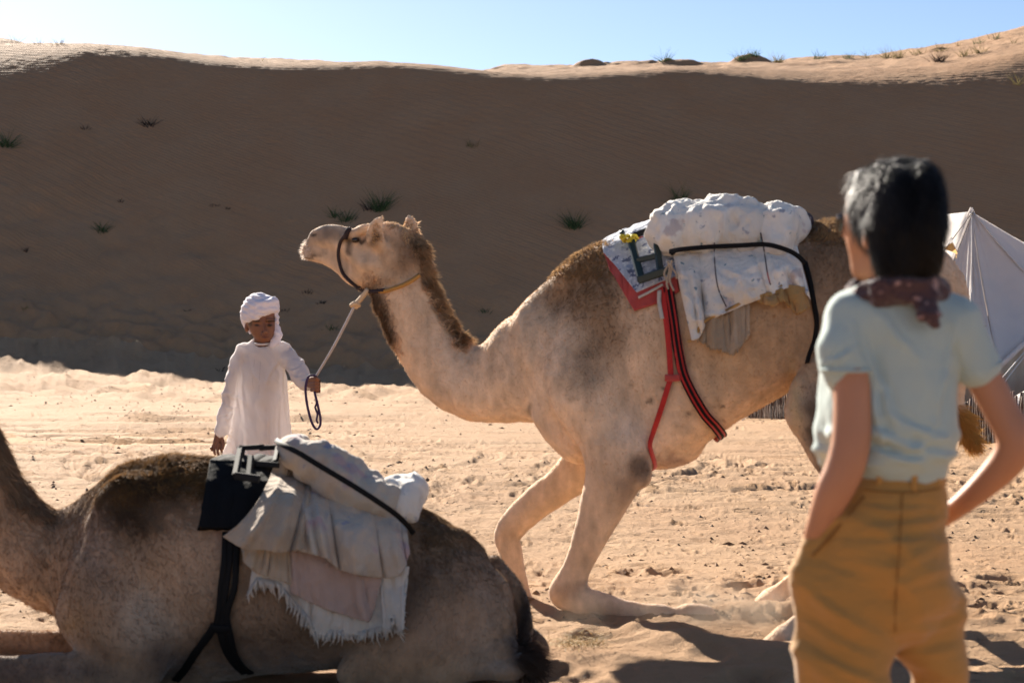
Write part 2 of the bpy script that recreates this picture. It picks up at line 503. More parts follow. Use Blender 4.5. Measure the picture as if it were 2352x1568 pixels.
_br = np.array([(-900, 185), (-300, 178), (0, 163), (80, 150), (190, 124), (330, 127), (470, 146), (600, 156), (700, 158), (870, 152), (1000, 161), (1130, 173), (1250, 179),
                (1400, 173), (1550, 163), (1650, 168), (1757, 181), (1900, 190), (2050, 189), (2153, 186), (2261, 171), (2352, 147), (2600, 120), (3300, 140)], float)
LIT = math.tan(math.radians(17.0))
def H0(x, y):
    x = np.asarray(x, float); y = np.asarray(y, float)
    u = CU + F * x / np.clip(y, 60, 68)
    ms = (CV - np.interp(u, _vs[:, 0], _vs[:, 1])) / F; mb = (CV - np.interp(u, _br[:, 0], _br[:, 1])) / F
    ms = np.maximum(ms, mb + 0.001)
    k = np.interp(u, _ks[:, 0], _ks[:, 1])
    toe = TOE + 0.9 * noise2(x * 0.09, 0 * x, 5)
    yb = (EYE + SLOPE * toe) / (SLOPE - mb); zb_ = EYE + mb * yb
    ys = (zb_ - EYE - LIT * yb) / (ms - LIT); T = EYE + ms * ys + 0.12
    ub = CU + F * x / np.clip(y, 66, 96)
    vb = np.interp(ub, _vb[:, 0], _vb[:, 1])
    zb = EYE + (CV - vb) / F * 95.0
    yc = ys
    w = np.clip((y - (yc + 2.5)) / (95.0 - (yc + 2.5)), 0, 1.0)
    top = T + (zb - T) * w - 0.28 * np.maximum(y - 95, 0)
    top = np.maximum(top, 2.0)
    face = SLOPE * (y - toe); sh = zb_ + k * 0.5 + LIT * (y - yb)
    zz = -k * np.logaddexp(-np.clip(face, -60, 60) / k, -sh / k)
    zz = -0.2 * np.logaddexp(-zz / 0.2, -top / 0.2)
    b = base_z(x, y); kt = 0.5 + 1.5 * np.clip((-1.5 - x) / 13.0, 0, 1)
    return kt * np.logaddexp(zz / kt, b / kt)

MOUNDS = [(1152, 88, 0.45, 0.22, 150), (1222, 88, 0.42, 0.2, 150), (1352, 88, 0.6, 0.38, 146), (1400, 89, 0.35, 0.2, 146), (1428, 88, 0.5, 0.25, 146), (1482, 88, 0.5, 0.34, 143),
          (1562, 86, 0.8, 0.5, 142), (1725, 88, 0.8, 0.58, 140), (1790, 89, 0.35, 0.22, 139), (1840, 80, 0.2, 0.14, 139), (2150, 82, 0.5, 0.28, 113), (1905, 84, 0.6, 0.12, 135)]
def mound_z(x, y):
    z = 0
    for u, d, R, h, _ in MOUNDS:
        mx = (u - CU) / F * d
        r2 = ((x - mx) / (R * 1.25)) ** 2 + ((y - d) / (R * .7)) ** 2
        z = z + 0.62 * h * np.exp(-r2 ** 2 * 0.9) * (1 + 0.35 * noise2(x * 2.2, y * 2.2, 9))
    return z

# tyre tracks: (kind, params); each is two wheel ruts
ARCS = [(-0.9, 17.2, 2.1, 0.02), (-0.2, 17.6, 3.3, 0.02), (-5.2, 17.5, 2.8, 0.018), (-5.6, 18.5, 4.6, 0.016), (2.8, 13.6, 2.6, 0.014),
        (1.6, 19.0, 5.6, 0.014), (-3.2, 14.0, 1.9, 0.018)]
LINES = [(13.2, 0.05, 0.25, 0.5, 0.3), (15.2, -0.03, 0.5, 0.22, 1.0), (19.3, 0.04, 0.6, 0.16, 2.2), (21.4, -0.02, 0.7, 0.12, 0.2), (23.0, 0.07, 0.6, 0.13, 3.1),
         (25.6, -0.05, 0.8, 0.1, 1.2), (28.5, 0.03, 0.9, 0.09, 0.4), (31.2, -0.02, 0.8, 0.11, 2.6), (34.0, 0.02, 1.0, 0.08, 1.7), (37.5, 0.0, 1.0, 0.07, 0.1), (26.9, 0.02, 0.7, 0.1, 5.0),
         (17.4, 0.06, 0.5, 0.2, 4.2), (22.2, -0.06, 0.6, 0.15, 5.2), (9.75, -0.02, 0.08, 0.6, 0.3), (11.2, 0.1, 0.2, 0.4, 2.0)]
def rut(off, along, depth):
    r = 0
    for c in (-0.78, 0.78):
        q = np.abs(off - c)
        groove = np.exp(-(q / 0.105) ** 6)
        rim = np.exp(-((q - 0.15) / 0.035) ** 2)
        rib = np.cos(q * 2 * np.pi / 0.055)
        lug = np.sign(np.sin(along * 2 * np.pi / 0.13 + 9 * q))
        r = r + depth * (-1.0 * groove + 0.6 * rim) + depth * 0.22 * groove * rib + depth * 0.04 * groove * lug
    return r
def tracks_z(x, y):
    z = 0
    wob = 0.12 * noise2(x * 0.35, y * 0.35, 21)
    fade = np.clip(0.75 + 1.1 * noise2(x * 0.22, y * 0.22, 31), 0.1, 1.3)
    for cx, cy, R, dp in ARCS:
        r = np.hypot(x - cx, y - cy); th = np.arctan2(y - cy, x - cx)
        z = z + rut(r - R + wob, th * R, dp * 0.9) * fade * (1 - sstep(0.9, 1.6, np.abs(r - R)))
    for y0, sl, a, b, c in LINES:
        off = y - (y0 + sl * x + a * np.sin(b * x + c)) + wob
        z = z + rut(off, x, (0.0015 + 0.0009 * y0) * (1 + 1.8 * float(sstep(15, 25, y0)))) * fade * (1 - sstep(0.9, 1.6, np.abs(off)))
    return z

def ridged(x, y, s, seed):
    return 1 - 2 * np.abs(fbm2(x * s, y * s, 3, seed))

def detail_z(x, y):
    near = 1 - sstep(8.6, 10.0, y)
    rough = np.clip(0.35 + 0.9 * noise2(x * 0.33 + 5, y * 0.25, 41), 0, 1)
    z = 0.014 * fbm2(x * 1.6, y * 1.6, 3, 11)
    z = z + (0.004 + 0.004 * rough) * np.maximum(ridged(x, y * 1.7, 6.0, 13), 0) ** 2 * (1 - sstep(25, 35, y))
    z = z + (0.003 + 0.006 * rough) * ridged(x + 0.3 * noise2(x * 2, y * 2, 8), y * 1.5, 2.6, 12) + 0.004 * rough * fbm2(x * 9, y * 11, 2, 14)
    z = z + near * (0.014 * ridged(x * 0.8, y * 1.3, 1.1, 15) + 0.006 * fbm2(x * 4.5, y * 6.5, 3, 16)) * (0.6 + 0.5 * sstep(-1.0, 1.5, x))
    toe = sstep(31, 40, y) * (1 - sstep(49, 52, y)) * (0.35 + 0.65 * (1 - sstep(-4, 6, x)))
    z = z + toe * (0.10 * ridged(x, y * 1.3, 0.7, 17) + 0.09 * fbm2(x * 1.9, y * 2.3, 3, 18))
    z = z + sstep(42, 45, y) * (1 - sstep(50, 53, y)) * (1 - sstep(-5, 4, x)) * (0.09 * ridged(x + 0.6 * y, y * 1.6, 0.9, 26) + .05 * fbm2(x * 2.5, y * 3.5, 3, 27))
    up = sstep(48, 50, y) * (1 - sstep(51.5 + 3.5 * (1 - sstep(-16, 4, x)), 54 + 5.5 * (1 - sstep(-16, 4, x)), y))
    z = z + up * (0.06 * ridged(x + y * 0.7, y, 0.45, 19) + 0.05 * fbm2(x * 1.3, y * 1.6, 3, 20))
    face = sstep(50, 56, y)
    z = z + face * (0.05 * noise2(x * 0.12 + y * 0.1, y * 0.12, 22)) + sstep(71, 76, y) * 0.12 * fbm2(x * 0.5, y * 0.35, 4, 23)
    rp = x * 0.10 + y * 0.99 + 0.16 * noise2(x * 0.5, y * 0.5, 24) + 0.05 * noise2(x * 2.1, y * 1.4, 25)
    z = z + sstep(58, 61, y) * (1 - sstep(70, 74, y)) * 0.0045 * np.sin(rp * 2 * np.pi / 0.22)
    return z

def height(x, y):
    return H0(x, y) + mound_z(x, y) + detail_z(x, y) + tracks_z(x, y) * (1 - sstep(38, 42, y))

def grid_faces(nr, nc):
    i = np.arange(nr - 1)[:, None] * nc + np.arange(nc - 1)[None, :]
    return np.stack([i, i + 1, i + nc + 1, i + nc], -1).reshape(-1, 4)

# rows and columns are finest over the camp and coarser away from it
t_in = np.linspace(-0.345, 0.345, 1330)
t_out = 0.345 + np.geomspace(0.002, 3.2, 34)
tcol = np.concatenate([-t_out[::-1], t_in, t_out])
dv = np.arange(100, 905, 2.05)[::-1]
rows = F * EYE / dv
rows = rows[rows < TOE + 0.15]
rows = np.concatenate([np.linspace(-6, rows[0] - 0.1, 40), rows, [TOE + 0.3]])
RY, CT = np.meshgrid(rows, tcol, indexing='ij')
GX = CT * np.maximum(RY, 4.2); GY = RY.copy()
GZ = height(GX, GY)

def splat_pits(n, ylo, yhi, rmin, rmax, depth, ratio=0.75, seed=1, xr=None):
    r_ = np.random.default_rng(seed)
    w = r_.random(n); py = ylo + (yhi - ylo) * w ** 1.3
    px = (r_.random(n) * 2 - 1) * 0.36 * py if xr is None else xr[0] + (xr[1] - xr[0]) * r_.random(n)
    dens = noise2(px * 0.3, py * 0.2, 77) + 0.35 * r_.random(n)
    keep = dens > -0.25
    for x0, y0, rr, an, sd_ in zip(px[keep], py[keep], rmin + (rmax - rmin) * r_.random(keep.sum()), r_.random(keep.sum()) * 6.28, r_.random(keep.sum())):
        m = rr * 2.4
        i0, i1 = np.searchsorted(rows, [y0 - m, y0 + m])
        if i1 - i0 < 2: continue
        j0, j1 = np.searchsorted(tcol, [(x0 - m) / y0, (x0 + m) / y0])
        X = GX[i0:i1, j0:j1] - x0; Y = GY[i0:i1, j0:j1] - y0
        a = X * math.cos(an) + Y * math.sin(an); b = -X * math.sin(an) + Y * math.cos(an)
        q = np.sqrt((a / rr) ** 2 + (b / (rr * ratio)) ** 2)
        dd = depth * (0.4 + 1.0 * sd_) * rr / rmax
        GZ[i0:i1, j0:j1] += dd * (-np.exp(-(q / 0.8) ** 4) + 0.45 * np.exp(-((q - 1.25) / 0.33) ** 2))
splat_pits(4200, 7.5, 22, 0.02, 0.085, 0.013, 0.40, 1)
splat_pits(2600, 13, 46, 0.04, 0.17, 0.034, 0.4, 2)
splat_pits(60, 6.0, 9.2, 0.07, 0.15, 0.03, 0.7, 3, (-0.2, 2.6))
# trampled and piled sand round the camels' feet
for (u, d, R, h) in [(1640, 7.55, 0.22, 0.05), (1730, 7.6, 0.20, 0.07), (1820, 7.65, 0.2, 0.06), (1500, 7.0, 0.25, 0.045), (1600, 6.9, 0.2, 0.06), (1700, 6.75, 0.25, 0.055), (1380, 6.7, 0.22, 0.04),
                     (1330, 7.75, 0.15, 0.03), (1290, 7.3, 0.2, 0.035), (1450, 7.2, 0.15, 0.04), (1560, 7.25, 0.12, 0.05), (1800, 6.6, 0.2, 0.05), (1900, 6.9, 0.3, 0.04), (1270, 6.5, 0.2, 0.03), (2260, 6.7, 0.3, -0.04)]:
    x0 = (u - CU) / F * d
    q = np.hypot(GX - x0, (GY - d) * 1.5) / R
    GZ += np.where(q < 3, 0.7 * h * np.exp(-q ** 2.4), 0)
GZ[-1] = np.maximum(GZ[-1], 0)
org = (0, 20, 0)
M_sand = sand_mat('sand', 0.0)
M_dune = sand_mat('dune_sand', 1.0, base=(0.37, 0.215, 0.115))  # same sand as the flat, colour darkened to deepen the dune's shade
# the sheet is cut along the toe of the dune
far_rows = np.concatenate([np.arange(TOE + 0.3, 60, 0.14), np.arange(60, 70, 0.05), np.arange(70, 97, 0.16), np.linspace(97.5, 150, 16)])
tf = np.concatenate([-0.34 - np.geomspace(0.002, 1.2, 40)[::-1], np.linspace(-0.34, 0.34, 800), 0.34 + np.geomspace(0.002, 1.2, 40)])
DY, DT = np.meshgrid(far_rows, tf, indexing='ij'); DX = DT * DY; DZ = height(DX, DY)
# weld the shared edge: last ground row takes the dune's first row heights
GX[-1] = tcol * (TOE + 0.3); GZ[-1] = np.interp(tcol, tf, DZ[0]); 
ground = mesh_obj('ground', np.stack([GX, GY, GZ], -1).reshape(-1, 3), grid_faces(*GX.shape), M_sand, origin=org)
tag(ground, 'flat pale sand with tyre tracks and footprints below the dune', kind='structure')
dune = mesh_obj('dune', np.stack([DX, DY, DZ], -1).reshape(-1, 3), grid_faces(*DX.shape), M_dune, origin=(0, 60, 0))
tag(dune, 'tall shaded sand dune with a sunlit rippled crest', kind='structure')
# sand plain beyond, out to the horizon
hz = mesh_obj('desert_plain', [(-1500, -1500, -2.2), (1500, -1500, -2.2), (1500, 1500, -2.2), (-1500, 1500, -2.2)], [(0, 1, 2, 3)], M_sand, origin=(0, 0, -2.2))
tag(hz, 'open desert plain reaching the horizon', kind='structure')

_gi = None
def ground_z(x, y):
    """height of the finished ground sheet near the camp"""
    i = np.clip(np.searchsorted(rows, y), 1, len(rows) - 1); j = np.clip(np.searchsorted(tcol, x / max(y, 4.2)), 1, len(tcol) - 1)
    return float(GZ[i, j])

def hit_sand(u, v, d0=12.0, d1=110.0):
    d = np.linspace(d0, d1, 4000)
    x = (u - CU) / F * d; z = EYE - (v - CV) / F * d
    below = z < height(x, d)
    i = int(np.argmax(below)) if below.any() else len(d) - 1
    return np.array([x[i], d[i], float(height(x[i:i + 1], d[i:i + 1])[0])])
# ------------------------------------------------------------------ camels
def fur_strips(V, Fc, N, Cc, n, dens, length, direc, seed, width=0.0022, tri_pts=None, droop=0.3, lift=0.35, clump=0.5):
    """hair strips standing on a skin mesh: returns verts, quads/tris as triangles, colours"""
    r_ = np.random.default_rng(seed)
    T = np.vstack([Fc[:, [0, 1, 2]], Fc[:, [0, 2, 3]]])
    a, b, c = V[T[:, 0]], V[T[:, 1]], V[T[:, 2]]
    ar = np.linalg.norm(np.cross(b - a, c - a), axis=1) * dens[T].mean(1)
    p = ar / ar.sum()
    ti = r_.choice(len(T), n, p=p)
    w = r_.random((n, 2)); fl = w.sum(1) > 1; w[fl] = 1 - w[fl]
    w = np.hstack([1 - w.sum(1, keepdims=True), w])[:, :, None]
    q = lambda A: (A[T[ti]] * w).sum(1) if A.ndim == 2 else (A[T[ti]] * w[:, :, 0]).sum(1)
    p0, nn, cc, ln = q(V), q(N), q(Cc), q(length)
    nn /= np.linalg.norm(nn, axis=1, keepdims=True) + 1e-9
    D = q(direc)
    cl = np.stack([noise3(p0[:, 0] * 22, p0[:, 1] * 22, p0[:, 2] * 22, 50 + i) for i in range(3)], 1) + \
         0.7 * np.stack([noise3(p0[:, 0] * 60, p0[:, 1] * 60, p0[:, 2] * 60, 60 + i) for i in range(3)], 1)
    D = D + clump * cl + 0.25 * r_.normal(size=(n, 3))
    D = D - nn * (D * nn).sum(1, keepdims=True)
    D /= np.linalg.norm(D, axis=1, keepdims=True) + 1e-9
    ln = ln * (0.55 + 0.9 * r_.random(n))
    side = np.cross(D, nn); side /= np.linalg.norm(side, axis=1, keepdims=True) + 1e-9
    th = r_.random(n) * 1.2 - 0.6
    side = side * np.cos(th)[:, None] + nn * np.sin(th)[:, None]
    wd = (width * (0.6 + 0.8 * r_.random(n)))[:, None]
    lift_ = lift * (0.6 + 0.8 * r_.random(n))[:, None]
    d1 = D + nn * lift_; d1 /= np.linalg.norm(d1, axis=1, keepdims=True)
    m = p0 + d1 * ln[:, None] * 0.5
    d2 = d1 * (1 - droop) + D * droop * 0.6 + np.array([0, 0, -1]) * droop * 0.6
    d2 /= np.linalg.norm(d2, axis=1, keepdims=True)
    e = m + d2 * ln[:, None] * 0.5
    p0 = p0 - nn * 0.002
    VV = np.stack([p0 - side * wd, p0 + side * wd, m + side * wd * 0.75, m - side * wd * 0.75, e], 1).reshape(-1, 3)
    k = np.arange(n)[:, None] * 5
    F3 = np.vstack([k + [0, 1, 2], k + [0, 2, 3], k + [3, 2, 4]])
    C = cc * (0.90 + 0.22 * r_.random(n))[:, None]
    C = np.repeat(C, 5, 0).reshape(n, 5, 3); C[:, 2:4] *= 1.08; C[:, 4] *= 1.12
    return VV, F3, np.clip(C, 0, 0.9).reshape(-1, 3)

def blobs(V, plane_uv, base, lst, seed, warp=14.0):
    """paint coat colours: soft patches (u, v, ru, rv, strength, colour[, angle])"""
    U, W = plane_uv
    wu = warp * fbm3(V[:, 0] * 7, V[:, 1] * 7, V[:, 2] * 7, 3, seed); wv = warp * fbm3(V[:, 0] * 7 + 9, V[:, 1] * 7, V[:, 2] * 7, 3, seed + 5)
    wu = wu + .4 * warp * fbm3(V[:, 0] * 32, V[:, 1] * 32, V[:, 2] * 20, 2, seed + 21); wv = wv + .5 * warp * fbm3(V[:, 0] * 32 + 5, V[:, 1] * 32, V[:, 2] * 14, 2, seed + 22)
    C = np.tile(np.array(base, float), (len(V), 1))
    for bl in lst:
        u, v, ru, rv, s, c = bl[:6]; an = math.radians(bl[6]) if len(bl) > 6 else 0
        du, dv_ = U + wu - u, W + wv - v
        a = du * math.cos(an) + dv_ * math.sin(an); b = -du * math.sin(an) + dv_ * math.cos(an)
        g = s * np.exp(-((a / ru) ** 2 + (b / rv) ** 2) ** 1.5)
        C = C * (1 - g[:, None]) + np.array(c) * g[:, None]
    streak = fbm3(V[:, 0] * 30, V[:, 1] * 30, V[:, 2] * 11, 3, seed + 9) * 0.17 + fbm3(V[:, 0] * 5, V[:, 1] * 5, V[:, 2] * 5, 3, seed + 12) * (0.10 if seed == 3 else 0.2)
    return np.clip(C * (1 + streak)[:, None], 0.01, 0.9)

def head_chains(vol, Q, s):
    """camel head; Q(u, v, off) places a point, s turns the unit radius into metres. Drawn in walking-camel units."""
    def ch(pts, k=0.02, ay=1.0):
        vol.chain([[*Q(u, v, o), r * s] for u, v, o, r in pts], k=k, ay=ay)
    ch([(722, 550, 0, 17), (740, 545, 0, 25), (768, 549, 0, 30), (800, 562, 0, 36), (840, 574, 0, 46), (885, 585, 0, 56), (925, 596, 0, 54)], 0.025, 0.72)
    ch([(712, 556, 0, 11), (700, 571, 0, 9), (697, 578, 0, 6.5), (712, 576, 0, 9), (735, 576, 0, 12)], 0.012, 1.1)                      # upper lip
    ch([(728, 584, 0, 9), (755, 584, 0, 16), (785, 588, 0, 24)], 0.01, .8)
    ch([(703, 590, 0, 6.5), (716, 591, 0, 9), (750, 596, 0, 15), (785, 612, 0, 22), (812, 626, 0, 29), (845, 632, 0, 36), (882, 632, 0, 40)], 0.016, 0.85)   # lower jaw
    ch([(722, 535, 0, 9), (748, 527, 0, 9), (780, 527, 0, 9), (805, 533, 0, 9)], 0.02, 1.6)          # nose bridge
    for sg in (-1, 1):
        ch([(715, 541, sg * .022, 8), (728, 534, sg * .03, 7)], 0.012)               # nostril wings
        ch([(792, 543, sg * .058, 8), (812, 535, sg * .075, 11), (835, 526, sg * .075, 11), (856, 522, sg * .06, 10)], 0.012)   # brow ridge
        ch([(817, 551, sg * .070, 10)], 0.008)                                     # eyeball lids
        ch([(812, 582, sg * .045, 16), (838, 606, sg * .055, 24), (862, 610, sg * .06, 26)], 0.03)   # cheek
    for sg in (-1, 1): vol.ell(Q(762, 547, sg * .066), (20 * s, .014, 9 * s), 0.014, op='sub')
    for sg in (-1, 1):
        vol.ell(Q(718, 539, sg * .040), (6 * s, .012, 4 * s), 0.006, op='sub')       # nostril slit
        ch_ = [[*Q(692, 583, sg * .018), 2.2 * s], [*Q(712, 586, sg * .032), 2.2 * s], [*Q(740, 584, sg * .043), 1.8 * s]]
    ch([(860, 540, 0, 26), (895, 535, 0, 26), (925, 550, 0, 30)], 0.03, 0.9)        # skull top

def ear(vol, Q, s, pts, sub):
    vol.chain([[*Q(u, v, o), r * s] for u, v, o, r in pts], k=0.012, ay=0.7)
    vol.chain([[*Q(u, v, o), r * s] for u, v, o, r in sub], k=0.006, ay=0.9, op='sub')

# ---- walking camel (rising, still on one front knee)
DB = lambda u: 8.0 - (u - 1300) * 0.00062
QB = lambda u, v, o=0.0: P(u, v, DB(u) + o)
def rows_to_loft(vol, Q, D, rows, k=0.05, e=2.2):
    out = []
    for u, t, b, w in rows:
        a, c = Q(u, t), Q(u, b)
        out.append([a[0], a[1], a[2], c[2], w])
    vol.loft(out, k, e)

volB = Vol((-1.18, 6.85, -0.12), (2.35, 8.62, 2.05), 0.0125)
sB = 8.0 / F
rows_to_loft(volB, QB, DB, [(1212, 835, 880, .02), (1235, 775, 955, .13), (1265, 705, 1005, .20), (1320, 628, 1042, .26), (1400, 588, 1062, .31), (1500, 572, 1062, .35), (1600, 568, 1028, .38),
    (1700, 556, 962, .37), (1800, 538, 905, .34), (1900, 510, 850, .31), (2000, 517, 830, .29), (2100, 577, 850, .25), (2170, 668, 850, .17), (2212, 765, 830, .05)])
def chB(pts, k=0.03, ay=1.0, **kw):
    volB.chain([[*QB(u, v, o), r * sB] for u, v, o, r in pts], k=k, ay=ay, **kw)
chB([(935, 608, 0, 55), (928, 650, 0, 62), (940, 700, 0, 68), (975, 785, 0, 73), (1020, 845, 0, 80), (1085, 880, 0, 87), (1150, 876, 0, 97), (1215, 850, 0, 120), (1270, 825, 0, 150)], 0.05, 0.68)
chB([(1262, 700, 0, 40), (1330, 640, 0, 48), (1400, 600, 0, 45), (1480, 585, 0, 38)], 0.05, 1.5)   # shoulder hump
chB([(1180, 800, 0, 30), (1240, 745, 0, 42), (1280, 690, 0, 40)], 0.05, 1.0)
# shoulder and near foreleg
chB([(1330, 800, -.10, 80), (1345, 875, -.20, 90), (1385, 960, -.24, 80), (1425, 1040, -.25, 66)], 0.09, 0.75)
chB([(1300, 900, -.12, 70), (1285, 950, -.10, 62), (1330, 1010, -.12, 55)], 0.05, 0.8)             # breast
chB([(1415, 1030, -.25, 74), (1412, 1085, -.26, 64), (1388, 1150, -.26, 52), (1358, 1225, -.26, 40), (1334, 1285, -.26, 32), (1316, 1326, -.26, 35), (1302, 1358, -.26, 39)], 0.035, 0.8)
chB([(1456, 1080, -.27, 36), (1468, 1090, -.27, 30)], 0.03, 0.8)                                     # elbow
chB([(1304, 1360, -.26, 36), (1340, 1378, -.26, 32), (1385, 1388, -.27, 28), (1440, 1400, -.28, 22), (1490, 1408, -.28, 20), (1520, 1412, -.28, 21)], 0.025, 0.85)
chB([(1520, 1408, -.28, 20), (1550, 1410, -.28, 15), (1588, 1408, -.28, 24), (1622, 1418, -.28, 25), (1655, 1434, -.28, 15), (1670, 1440, -.28, 8)], 0.015, 1.1)
chB([(1586, 1394, -.29, 7), (1597, 1402, -.29, 12), (1618, 1420, -.29, 14)], 0.008, 1.4)
chB([(1375, 1400, -.26, 14), (1400, 1412, -.26, 12)], 0.02)
# far foreleg
chB([(1370, 960, .18, 80), (1352, 1050, .2, 60), (1300, 1105, .2, 45), (1235, 1152, .2, 39), (1188, 1196, .2, 37), (1165, 1228, .2, 33), (1174, 1268, .2, 29), (1188, 1320, .2, 21), (1202, 1365, .2, 18), (1216, 1402, .2, 21), (1228, 1420, .2, 21)], 0.03, 0.8)
chB([(1222, 1408, .2, 20), (1255, 1424, .2, 20), (1285, 1432, .2, 14)], 0.02, 1.3)
# brisket pad and belly
chB([(1500, 1035, 0, 40), (1540, 1045, 0, 30), (1580, 1030, 0, 28)], 0.06, 1.6)
# hindquarters
for o, hk, ft in ((-.19, (1992, 1292), (1738, 1500)), (.19, (1985, 1222), (1714, 1409))):
    sg = -1 if o < 0 else 1
    chB([(2080, 690, o * .8, 130), (2020, 770, o, 115), (1950, 845, o * 1.2, 82), (1880, 905, o * 1.45, 62), (1868, 945, o * 1.5, 56)], 0.06, 0.75)
    chB([(2120, 740, o * .8, 95), (2060, 860, o, 80), (1960, 940, o * 1.3, 62)], 0.06, 0.75)
    chB([(1868, 940, o * 1.5, 56), (1895, 1000, o * 1.4, 54), (1930, 1080, o * 1.3, 42), (1970, 1160, o * 1.3, 32), (hk[0], hk[1] - 20, o * 1.3, 31), (hk[0], hk[1] + 8, o * 1.3, 30)], 0.04, 0.85)
    n = 5; pts = []
    for i in range(n):
        t = i / (n - 1)
        pts.append((hk[0] + (ft[0] + 60 - hk[0]) * t, hk[1] + 8 + (ft[1] - 38 - hk[1] - 8) * t, o * 1.3 + (sg * (.30 if sg < 0 else .06)) * t, 29 - 8 * min(1, t * 1.6)))
    chB(pts, 0.03, 0.9)
    e = pts[-1]
    chB([(e[0], e[1], e[2], 23), (ft[0] + 32, ft[1] - 15, e[2], 22), (ft[0] + 10, ft[1], e[2], 16), (ft[0] - 12, ft[1] + 6, e[2], 8)], 0.02, 1.5)
# tail
chB([(2185, 740, 0, 30), (2205, 830, 0, 22), (2198, 910, 0, 15), (2205, 960, 0, 13), (2225, 1005, 0, 12)], 0.03)
head_chains(volB, QB, sB)
chB([(890, 640, 0, 44), (910, 680, 0, 50)], 0.04, .8)
ear(volB, QB, sB, [(874, 570, -.085, 15), (862, 545, -.115, 23), (866, 516, -.13, 17), (876, 499, -.135, 6)], [(856, 566, -.155, 10), (850, 538, -.165, 15), (862, 512, -.16, 9)])
ear(volB, QB, sB, [(914, 562, .05, 14), (934, 540, .07, 20), (943, 518, .075, 16), (938, 498, .075, 7)], [(926, 550, .022, 11), (931, 530, .022, 14), (935, 512, .03, 8)])
VB, FB = volB.mesh()
VB = smooth_mesh(VB, FB, 2, 0.4)
NB = normals(VB, FB)
# muscle and skin-fold relief
VB = VB + NB * (0.004 * fbm3(VB[:, 0] * 6, VB[:, 1] * 6, VB[:, 2] * 6, 2, 4) + 0.0025 * fbm3(VB[:, 0] * 24, VB[:, 1] * 24, VB[:, 2] * 16, 2, 5))[:, None]
NB = normals(VB, FB)
def uv_of(V): return CU + F * V[:, 0] / V[:, 1], CV - F * (V[:, 2] - EYE) / V[:, 1]

def place_plane(V, D):
    # project to the camel's own side plane so that colours do not depend on depth
    u = CU + F * V[:, 0] / V[:, 1]
    for _ in range(3): d = D(u); u = CU + F * V[:, 0] / d
    return u, CV - F * (V[:, 2] - EYE) / D(u)
CREAM, TAN, BROWN, DARK, GREY = (.60, .44, .30), (.50, .30, .15), (.19, .11, .055), (.06, .038, .024), (.20, .155, .125)
UB = uv_of(VB)
CB = blobs(VB, UB, (.69, .485, .32), [
    (1180, 900, 160, 90, .6, (.76, .59, .44)), (1500, 1000, 90, 90, .6, (.78, .61, .47)), (1720, 800, 210, 110, .75, TAN), (1850, 760, 160, 160, .5, (.30, .18, .10)),
    (1300, 680, 75, 60, .75, BROWN), (1365, 650, 70, 80, .85, BROWN), (1385, 740, 56, 85, .8, (.21, .125, .065)), (1350, 825, 52, 66, .62, (.24, .15, .085)), (1310, 880, 44, 36, .4, (.30, .20, .12)),
    (1330, 600, 90, 26, .7, (.33, .2, .1), -35), (1500, 570, 120, 50, .8, BROWN), (1650, 560, 160, 60, .8, BROWN), (1900, 580, 130, 95, .85, (.15, .085, .045)), (2000, 680, 120, 150, .7, (.16, .095, .055)),
    (955, 580, 18, 60, .6, (.13, .08, .045), -8), (928, 590, 34, 52, .85, (.14, .08, .045)), (990, 680, 14, 80, .6, (.22, .14, .08), -22), (1034, 750, 12, 60, .5, (.28, .18, .10), -28), (905, 560, 22, 26, .5, BROWN),
    (870, 725, 20, 70, .85, (.16, .10, .055), -18), (752, 543, 55, 22, .8, GREY), (710, 560, 18, 16, .6, (.34, .26, .20)), (850, 560, 50, 26, .4, (.42, .28, .17)), (890, 620, 40, 30, .4, (.50, .32, .18)), (722, 580, 26, 9, .6, (.22, .16, .12)),
    (820, 548, 26, 9, .95, (.03, .018, .012), -20), (800, 562, 12, 20, .85, DARK, 15), (797, 584, 9, 9, .8, DARK), (718, 540, 9, 5, .9, (.03, .02, .015)), (716, 586, 26, 2.6, .8, (.05, .035, .025)), (862, 550, 11, 27, .95, (.05, .026, .014), 6), (925, 540, 10, 16, .6, (.12, .07, .04)), (876, 590, 10, 20, .6, BROWN),
    (846, 612, 42, 40, .55, (.58, .42, .29)), (870, 648, 60, 12, .6, (.45, .24, .10), 5), (1466, 1085, 34, 36, .85, (.12, .075, .05)), (1435, 1125, 22, 60, .6, (.22, .14, .09), 20), (1400, 1120, 40, 60, .4, (.25, .17, .12)),
    (1298, 1368, 34, 24, .6, (.38, .24, .15)), (1166, 1222, 26, 30, .4, (.45, .31, .2)), (1345, 1300, 14, 60, .3, (.4, .28, .19)), (1400, 1405, 50, 20, .45, (.35, .22, .13)), (1590, 1415, 40, 14, .5, (.3, .24, .2)), (1540, 1056, 60, 16, .7, (.33, .2, .15)),
    (1885, 975, 48, 62, .97, (.04, .022, .014), 0), (1890, 905, 46, 46, .75, (.20, .13, .09)), (1900, 1050, 24, 46, .85, (.06, .035, .02), 20), (1824, 930, 17, 95, .75, (.62, .42, .22), 0),
    (1140, 850, 26, 20, .3, GREY), (1010, 905, 30, 20, .3, GREY), (960, 800, 20, 30, .2, GREY), (1215, 945, 9, 9, .5, DARK), (1310, 915, 14, 8, .4, BROWN),
    (1490, 905, 6, 5, .8, DARK), (1525, 890, 6, 5, .8, DARK), (1582, 946, 7, 5, .8, DARK), (1660, 928, 7, 4, .8, DARK), (1440, 885, 6, 5, .5, DARK), (1180, 1230, 10, 30, .25, GREY), (1330, 1345, 16, 10, .4, (.2, .15, .12)),
    (1715, 1040, 60, 30, .3, TAN), (2225, 1010, 40, 60, .9, (.36, .2, .07))], 3)
